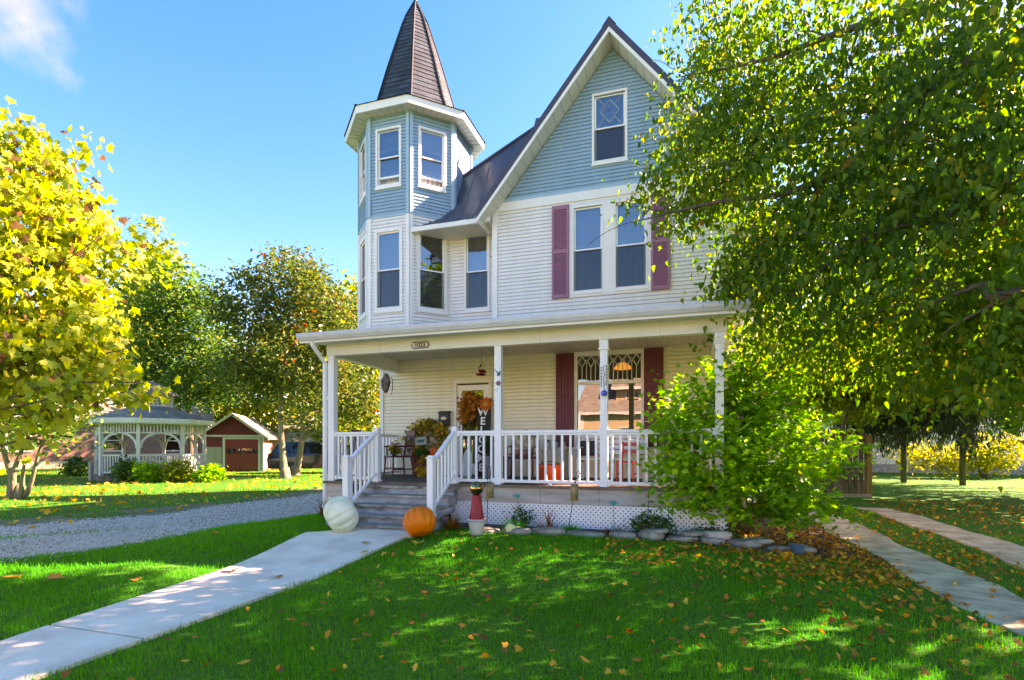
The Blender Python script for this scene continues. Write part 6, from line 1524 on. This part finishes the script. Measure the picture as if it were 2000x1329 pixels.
for k in range(4): part(MB().box(-.66, .66, -.22+.115*k, -.125+.115*k, .40, .425), 'seat_slat', wgl, gl_, bevel=.006)
for x in (-.62, .62):
    part(MB().box(x-.03, x+.03, -.24, .27, .345, .398), 'seat_frame', wgl, gl_, bevel=.006); part(MB().tube([(x, .28, .40), (x, .36, .92)], .025, 7), 'back_post', wgl, gl_); part(MB().box(x-.04, x+.04, -.26, .33, .62, .65), 'armrest', wgl, gl_, bevel=.006)
    for y in (-.2, .24): part(MB().box(x-.028, x+.028, y-.028, y+.028, 0, .344), 'leg', wgl, gl_)
cushion('dark cushion leaning in the corner of the white glider', (p.x-.5, p.y+.2, DK+.62), .34, .32, mat('dark_fabric', (.05, .04, .045), .9, .2, 8), R(-18))
p = P3(1226, 9.9); rs = thing('red_step_chair', 'small bright red wooden chair behind the railing by the shrub', 'chair', p, R(-12)); mrd = mat('bright_red_paint', (.42, .02, .02), .4, .12, 5)
part(MB().box(-.17, .17, -.17, .17, .36, .39), 'seat', mrd, rs, bevel=.006)
for x in (-.15, .15):
    part(MB().tube([(x, -.15, 0), (x, -.15, .36)], .017, 7), 'leg', mrd, rs); part(MB().tube([(x, .15, 0), (x, .15, .38), (x, .2, .74)], .017, 7), 'back_leg', mrd, rs); part(MB().box(x-.01, x+.01, -.14, .14, .15, .175), 'stretcher', mrd, rs)
for z in (.52, .66): part(MB().box(-.15, .15, .165+.05*(z-.5), .185+.05*(z-.5), z, z+.07), 'back_slat', mrd, rs)
p = P3(1275, 10.6); wk_ = thing('watering_can', 'white enamel can on the porch behind the shrub edge', 'can', (p.x, p.y, DK)); part(MB().lathe([(.10, 0), (.11, .02), (.09, .26), (.07, .28)], 18), 'body', M['oldwhite'], wk_, smooth=True); part(MB().tube([(.09, 0, .05), (.19, 0, .16), (.23, 0, .29)], .016, 7), 'spout', M['oldwhite'], wk_); part(MB().tube([(-.08, 0, .24), (-.16, 0, .2), (-.15, 0, .08), (-.09, 0, .05)], .009, 6), 'handle', M['oldwhite'], wk_)
# ------------------------------------------------------------------ hanging and fixed ornaments
y = 9.05; p = at(757, 748, y); hb = thing('hanging_nest', 'brown dried bundle hanging on a chain above the stair newel', 'ornament', (p.x, y, p.z)); md = mat('dried_brown_husk', (.10, .065, .06), .9, .4, 16, .8, 40, c2=(.22, .16, .14))
part(MB().tube([(-.06, 0, .17), (-.06, 0, 3.47-p.z)], .006, 5), 'chain', M['skirt'], hb)
hm = MB(); rr = random.Random(4)
for k in range(16):
    a = rr.uniform(0, 6.28); r_ = rr.uniform(.0, .07); hm.tube([(-.02+r_*math.cos(a)*.4, r_*math.sin(a)*.4, .17), (-.02+r_*1.4*math.cos(a)-.02, r_*1.4*math.sin(a), .03), (-.05+r_*math.cos(a)*.9, r_*math.sin(a), -.10), (-.04+r_*.5*math.cos(a), r_*.5*math.sin(a), -.19)], [.012, .034, .028, .008], 6)
part(hm, 'husk', md, hb, smooth=True); part(MB().tube([(.02, -.02, .08), (.09, -.02, .10), (.12, -.02, .04), (.12, -.02, -.12), (.085, -.02, -.26)], [.005, .006, .007, .008, .003], 6), 'tendril', md, hb)
p = at(940, 729, 9.9); hf = thing('hanging_flower', 'small red flower head hanging from the porch ceiling near the door', 'ornament', (p.x, 9.9, p.z)); part(MB().tube([(-.0, 0, .04), (.0, 0, .16), (.02, 0, 3.466-p.z)], .004, 5), 'cord', M['bark'], hf); part(MB().tube([(-.06, 0, .09), (-.02, 0, .14), (.015, 0, .20)], [.006, .014, .006], 6), 'bird', M['bark'], hf)
fm = MB()
for k in range(26):
    a = rr.uniform(0, 6.28); el = rr.uniform(-.9, .8); d = Vector((math.cos(a)*math.cos(el), math.sin(a)*math.cos(el), math.sin(el)*.8)); s_ = d.cross(Vector((0, 0, 1))).normalized()*.03; fm.face([Vector((0, 0, 0)), d*.075+s_*1.4, d*.13, d*.075-s_*1.4])
part(fm, 'bloom', mat('deep_red_petal', (.36, .012, .016), .6, .4, 20), hf)
yf = YP-.062
p = at(973, 730, yf); o = MB(Matrix.Translation((p.x, yf-.012, p.z))).tube([(-.055, 0, .075), (-.02, 0, .03), (.01, 0, -.01), (.02, 0, -.035)], [.004, .008, .016, .008], 7).ball((.03, 0, .01), .022, 10, 6, (.7, .5, 1.5)).ball((.0, 0, -.03), .018, 10, 6, (1.4, .5, .7)).build('metal_hummingbird', mat('slate_metal', (.07, .09, .11), .45, .2, 8)); tag(o, 'small slate grey metal bird on the post nearest the door', 'ornament')
p = at(973.5, 749, yf); fmb = MB(Matrix.Translation((p.x, yf-.004, p.z)))
for k in range(6):
    a = k*math.pi/3; d = Vector((math.cos(a), 0, math.sin(a))); n_ = Vector((-math.sin(a), 0, math.cos(a)))*.018; fmb.prism([(0, 0), (d.x*.03+n_.x, d.z*.03+n_.z), (d.x*.05, d.z*.05), (d.x*.03-n_.x, d.z*.03-n_.z)], -.006-.0005*k, -.001)
o = fmb.build('metal_flower', mat('dusky_pink_metal', (.22, .08, .10), .5, .3, 8)); tag(o, 'dusky pink metal flower below the bird on the porch post', 'ornament')
p = at(971, 762, yf); o = MB(Matrix.Translation((p.x, yf-.004, p.z))).tube([(.025*math.cos(t*.5), 0, .03*math.sin(t*.5)) for t in range(1, 12)], .003, 5).build('wire_ring', M['greyboard']); tag(o, 'thin wire ring hung under the pink metal flower', 'ornament')
p = at(1179.5, 735, yf); vm = MB(Matrix.Translation((p.x, yf-.006, p.z)))
vm.tube([(.0, 0, .17), (-.015, 0, .10), (.015, 0, .03), (-.01, 0, -.05), (.005, 0, -.12), (0, 0, -.2)], .004, 5)
for k in range(14):
    z_ = .15-.024*k; s_ = (-1)**k; vm.tube([(0, 0, z_), (s_*.03, -.004, z_+.012), (s_*.05, 0, z_-.008), (s_*.035, 0, z_-.022)], .003, 5); vm.face([(s_*.03, -.003, z_+.01), (s_*.045, -.003, z_+.024), (s_*.055, -.003, z_+.008), (s_*.042, -.003, z_-.002)])
o = vm.build('wire_vine', M['black']); tag(o, 'curly black wire vine on the middle porch post', 'ornament')
p = at(1181, 769, yf); bg = thing('blue_glass_float', 'cobalt blue glass ball hung on the middle porch post', 'ornament', (p.x, yf-.055, p.z)); part(MB().ball((0, 0, 0), .05, 20, 14), 'ball', mat('cobalt_glass', (.015, .05, .42), .08, .3, 8, spec=.9), bg, smooth=True); part(MB().tube([(0, .0, .05), (0, .03, .08)], .004, 5), 'hook', M['black'], bg)
# lit lamp inside the big window
q = at(1216, 716, YF); d_ = (q-Vector((0, 0, CZ))); q2 = Vector((0, 0, CZ))+d_*(12.4/YF); lp = thing('pendant_lamp', 'glowing amber pendant lamp inside the porch window', 'lamp', q2)
em = bpy.data.materials.new('amber_glow'); em.use_nodes = True; pb_ = em.node_tree.nodes['Principled BSDF']; pb_.inputs['Base Color'].default_value = (.5, .2, .03, 1); pb_.inputs['Emission Color'].default_value = (1, .42, .06, 1); pb_.inputs['Emission Strength'].default_value = .16
part(MB().lathe([(.04, .09), (.12, .06), (.19, -.02), (.20, -.06), (.02, -.065)], 10), 'shade', em, lp); part(MB().tube([(0, 0, .09), (0, 0, 3.7-q2.z)], .008, 5), 'rod', M['black'], lp)
# ------------------------------------------------------------------ fallen leaves
def litter(name, label, x, y, size, tint=(.55, .25), up=1.4, dz=.012, kind='stuff'):
    n = len(x); P_ = np.stack([x, y, gz(x, y)+dz+.02*rng.random(n)], 1)
    o = scatter(name, MAPLE, MAPLE_F, P_, leaf_rot(n, up), size*(.6+.7*rng.random(n)), np.clip(rng.normal(*tint, n), 0, 1), LM['litter']); return tag(o, label, 'leaves', kind=kind)
n = 2500
x = np.concatenate([rng.normal(1.9, .75, n), rng.uniform(3.2, 4.1, 500), rng.uniform(4.75, 9, 1900), rng.uniform(-1, 2.3, 500)]); y = np.concatenate([rng.normal(8.4, 1.7, n), rng.uniform(3.5, 14, 500), rng.uniform(5, 17, 1900), rng.uniform(6.4, 8.1, 500)])
k = ~((x > 2.5) & (x < 3.14) & (rng.random(len(x)) < .93)) & ~((x > 4.08) & (x < 4.7) & (rng.random(len(x)) < .9)) & ~((x < .75) & (y > 8.5)) & (y > 3.2)
litter('leaf_litter', 'yellow and brown leaf litter under the shrub and along the drive strips', x[k], y[k], .054, (.6, .25), 1.0, .022)
x = rng.uniform(-7, 3, 620); y = rng.uniform(1.6, 7.8, 620); k = (x > -3.7)
litter('leaf_scatter', 'small curled leaves scattered over the front lawn', x[k], y[k], .052, (.55, .22), .8, .055)
x = rng.uniform(-22, -11, 420); y = rng.uniform(6.5, 19, 420); litter('leaf_scatter', 'pale leaves scattered over the sunlit side lawn', x, y, .13, (.9, .1), 1.3, .04)
# the larger leaves one can pick out
LEAF_ME = []
for k in range(5):
    rr = random.Random(90+k); v = [(a, b, c+.35*a*a*rr.uniform(.2, 1)+.25*(b-.5)**2*rr.uniform(-.3, 1)) for a, b, c in MAPLE]
    me = np_mesh('fallen_leaf', np.array(v)-np.array([0, .5, 0]), np.concatenate(MAPLE_F), np.array([len(f) for f in MAPLE_F]), np.full(len(v), (.25, .45, .6, .85, .97)[k])); me.materials.append(LM['litter']); LEAF_ME.append(me)
def leaf_obj(label, x, y, s, k, dz=.02, group=None, roll=.15):
    o = bpy.data.objects.new('fallen_leaf', LEAF_ME[k]); col.objects.link(o); o.location = (x, y, gzf(x, y)+dz); o.scale = (s, s, s); o.rotation_euler = (rnd.uniform(-roll, roll), rnd.uniform(-roll, roll), rnd.uniform(0, 6.28)); return tag(o, label, 'leaf', group)
for (px, py, s, k, lab) in ((452, 1118, .21, 0, 'large brown leaf flat on the walkway'), (543, 1130, .13, 2, 'curled tan leaf at the grassy walkway edge'), (717, 1077, .13, 2, 'tan leaf on the walkway nearest the steps'), (110, 1130, .20, 2, 'big pale leaf cluster on the lawn left of the walkway'), (14, 1129, .24, 3, 'big pale leaf on the lawn beside the gravel'), (420, 1056, .16, 3, 'pale leaf at the lawn edge by the gravel'), (262, 1138, .13, 2, 'tan leaf on the lawn left of the walkway'),
    (815, 1079, .15, 4, 'bright yellow leaf on the lawn before the orange pumpkin'), (850, 1062, .10, 2, 'small curled leaf near the orange pumpkin'), (899, 1061, .16, 4, 'bright yellow leaf on the lawn before the white pot'), (152, 995, .34, 4, 'large yellow leaf clump on the far gravel verge'), (865, 1133, .12, 3, 'pale yellow leaf in the middle of the front lawn'), (710, 1094, .12, 3, 'yellowish leaf at the lawn edge of the walkway'), (1335, 1089, .20, 3, 'pale leaf before the shrub')):
    z = .0; p = gp(px, py, z); onw = 'walkway' in lab and 'lawn' not in lab; leaf_obj(lab, p.x, p.y, s, k, .048 if onw else .06)
for i in range(110):
    px, py = rnd.uniform(360, 1900), rnd.uniform(1090, 1325); p = gp(px, py)
    if walk_l(p.y)-.1 < p.x < walk_r(p.y)+.1 or p.x > 2.3: continue
    leaf_obj('small curled autumn leaf lying in the grass of the front lawn', p.x, p.y, rnd.uniform(.05, .08), rnd.choice((0, 1, 1, 2, 3)), .065, 'fallen leaves on the front lawn', .4)
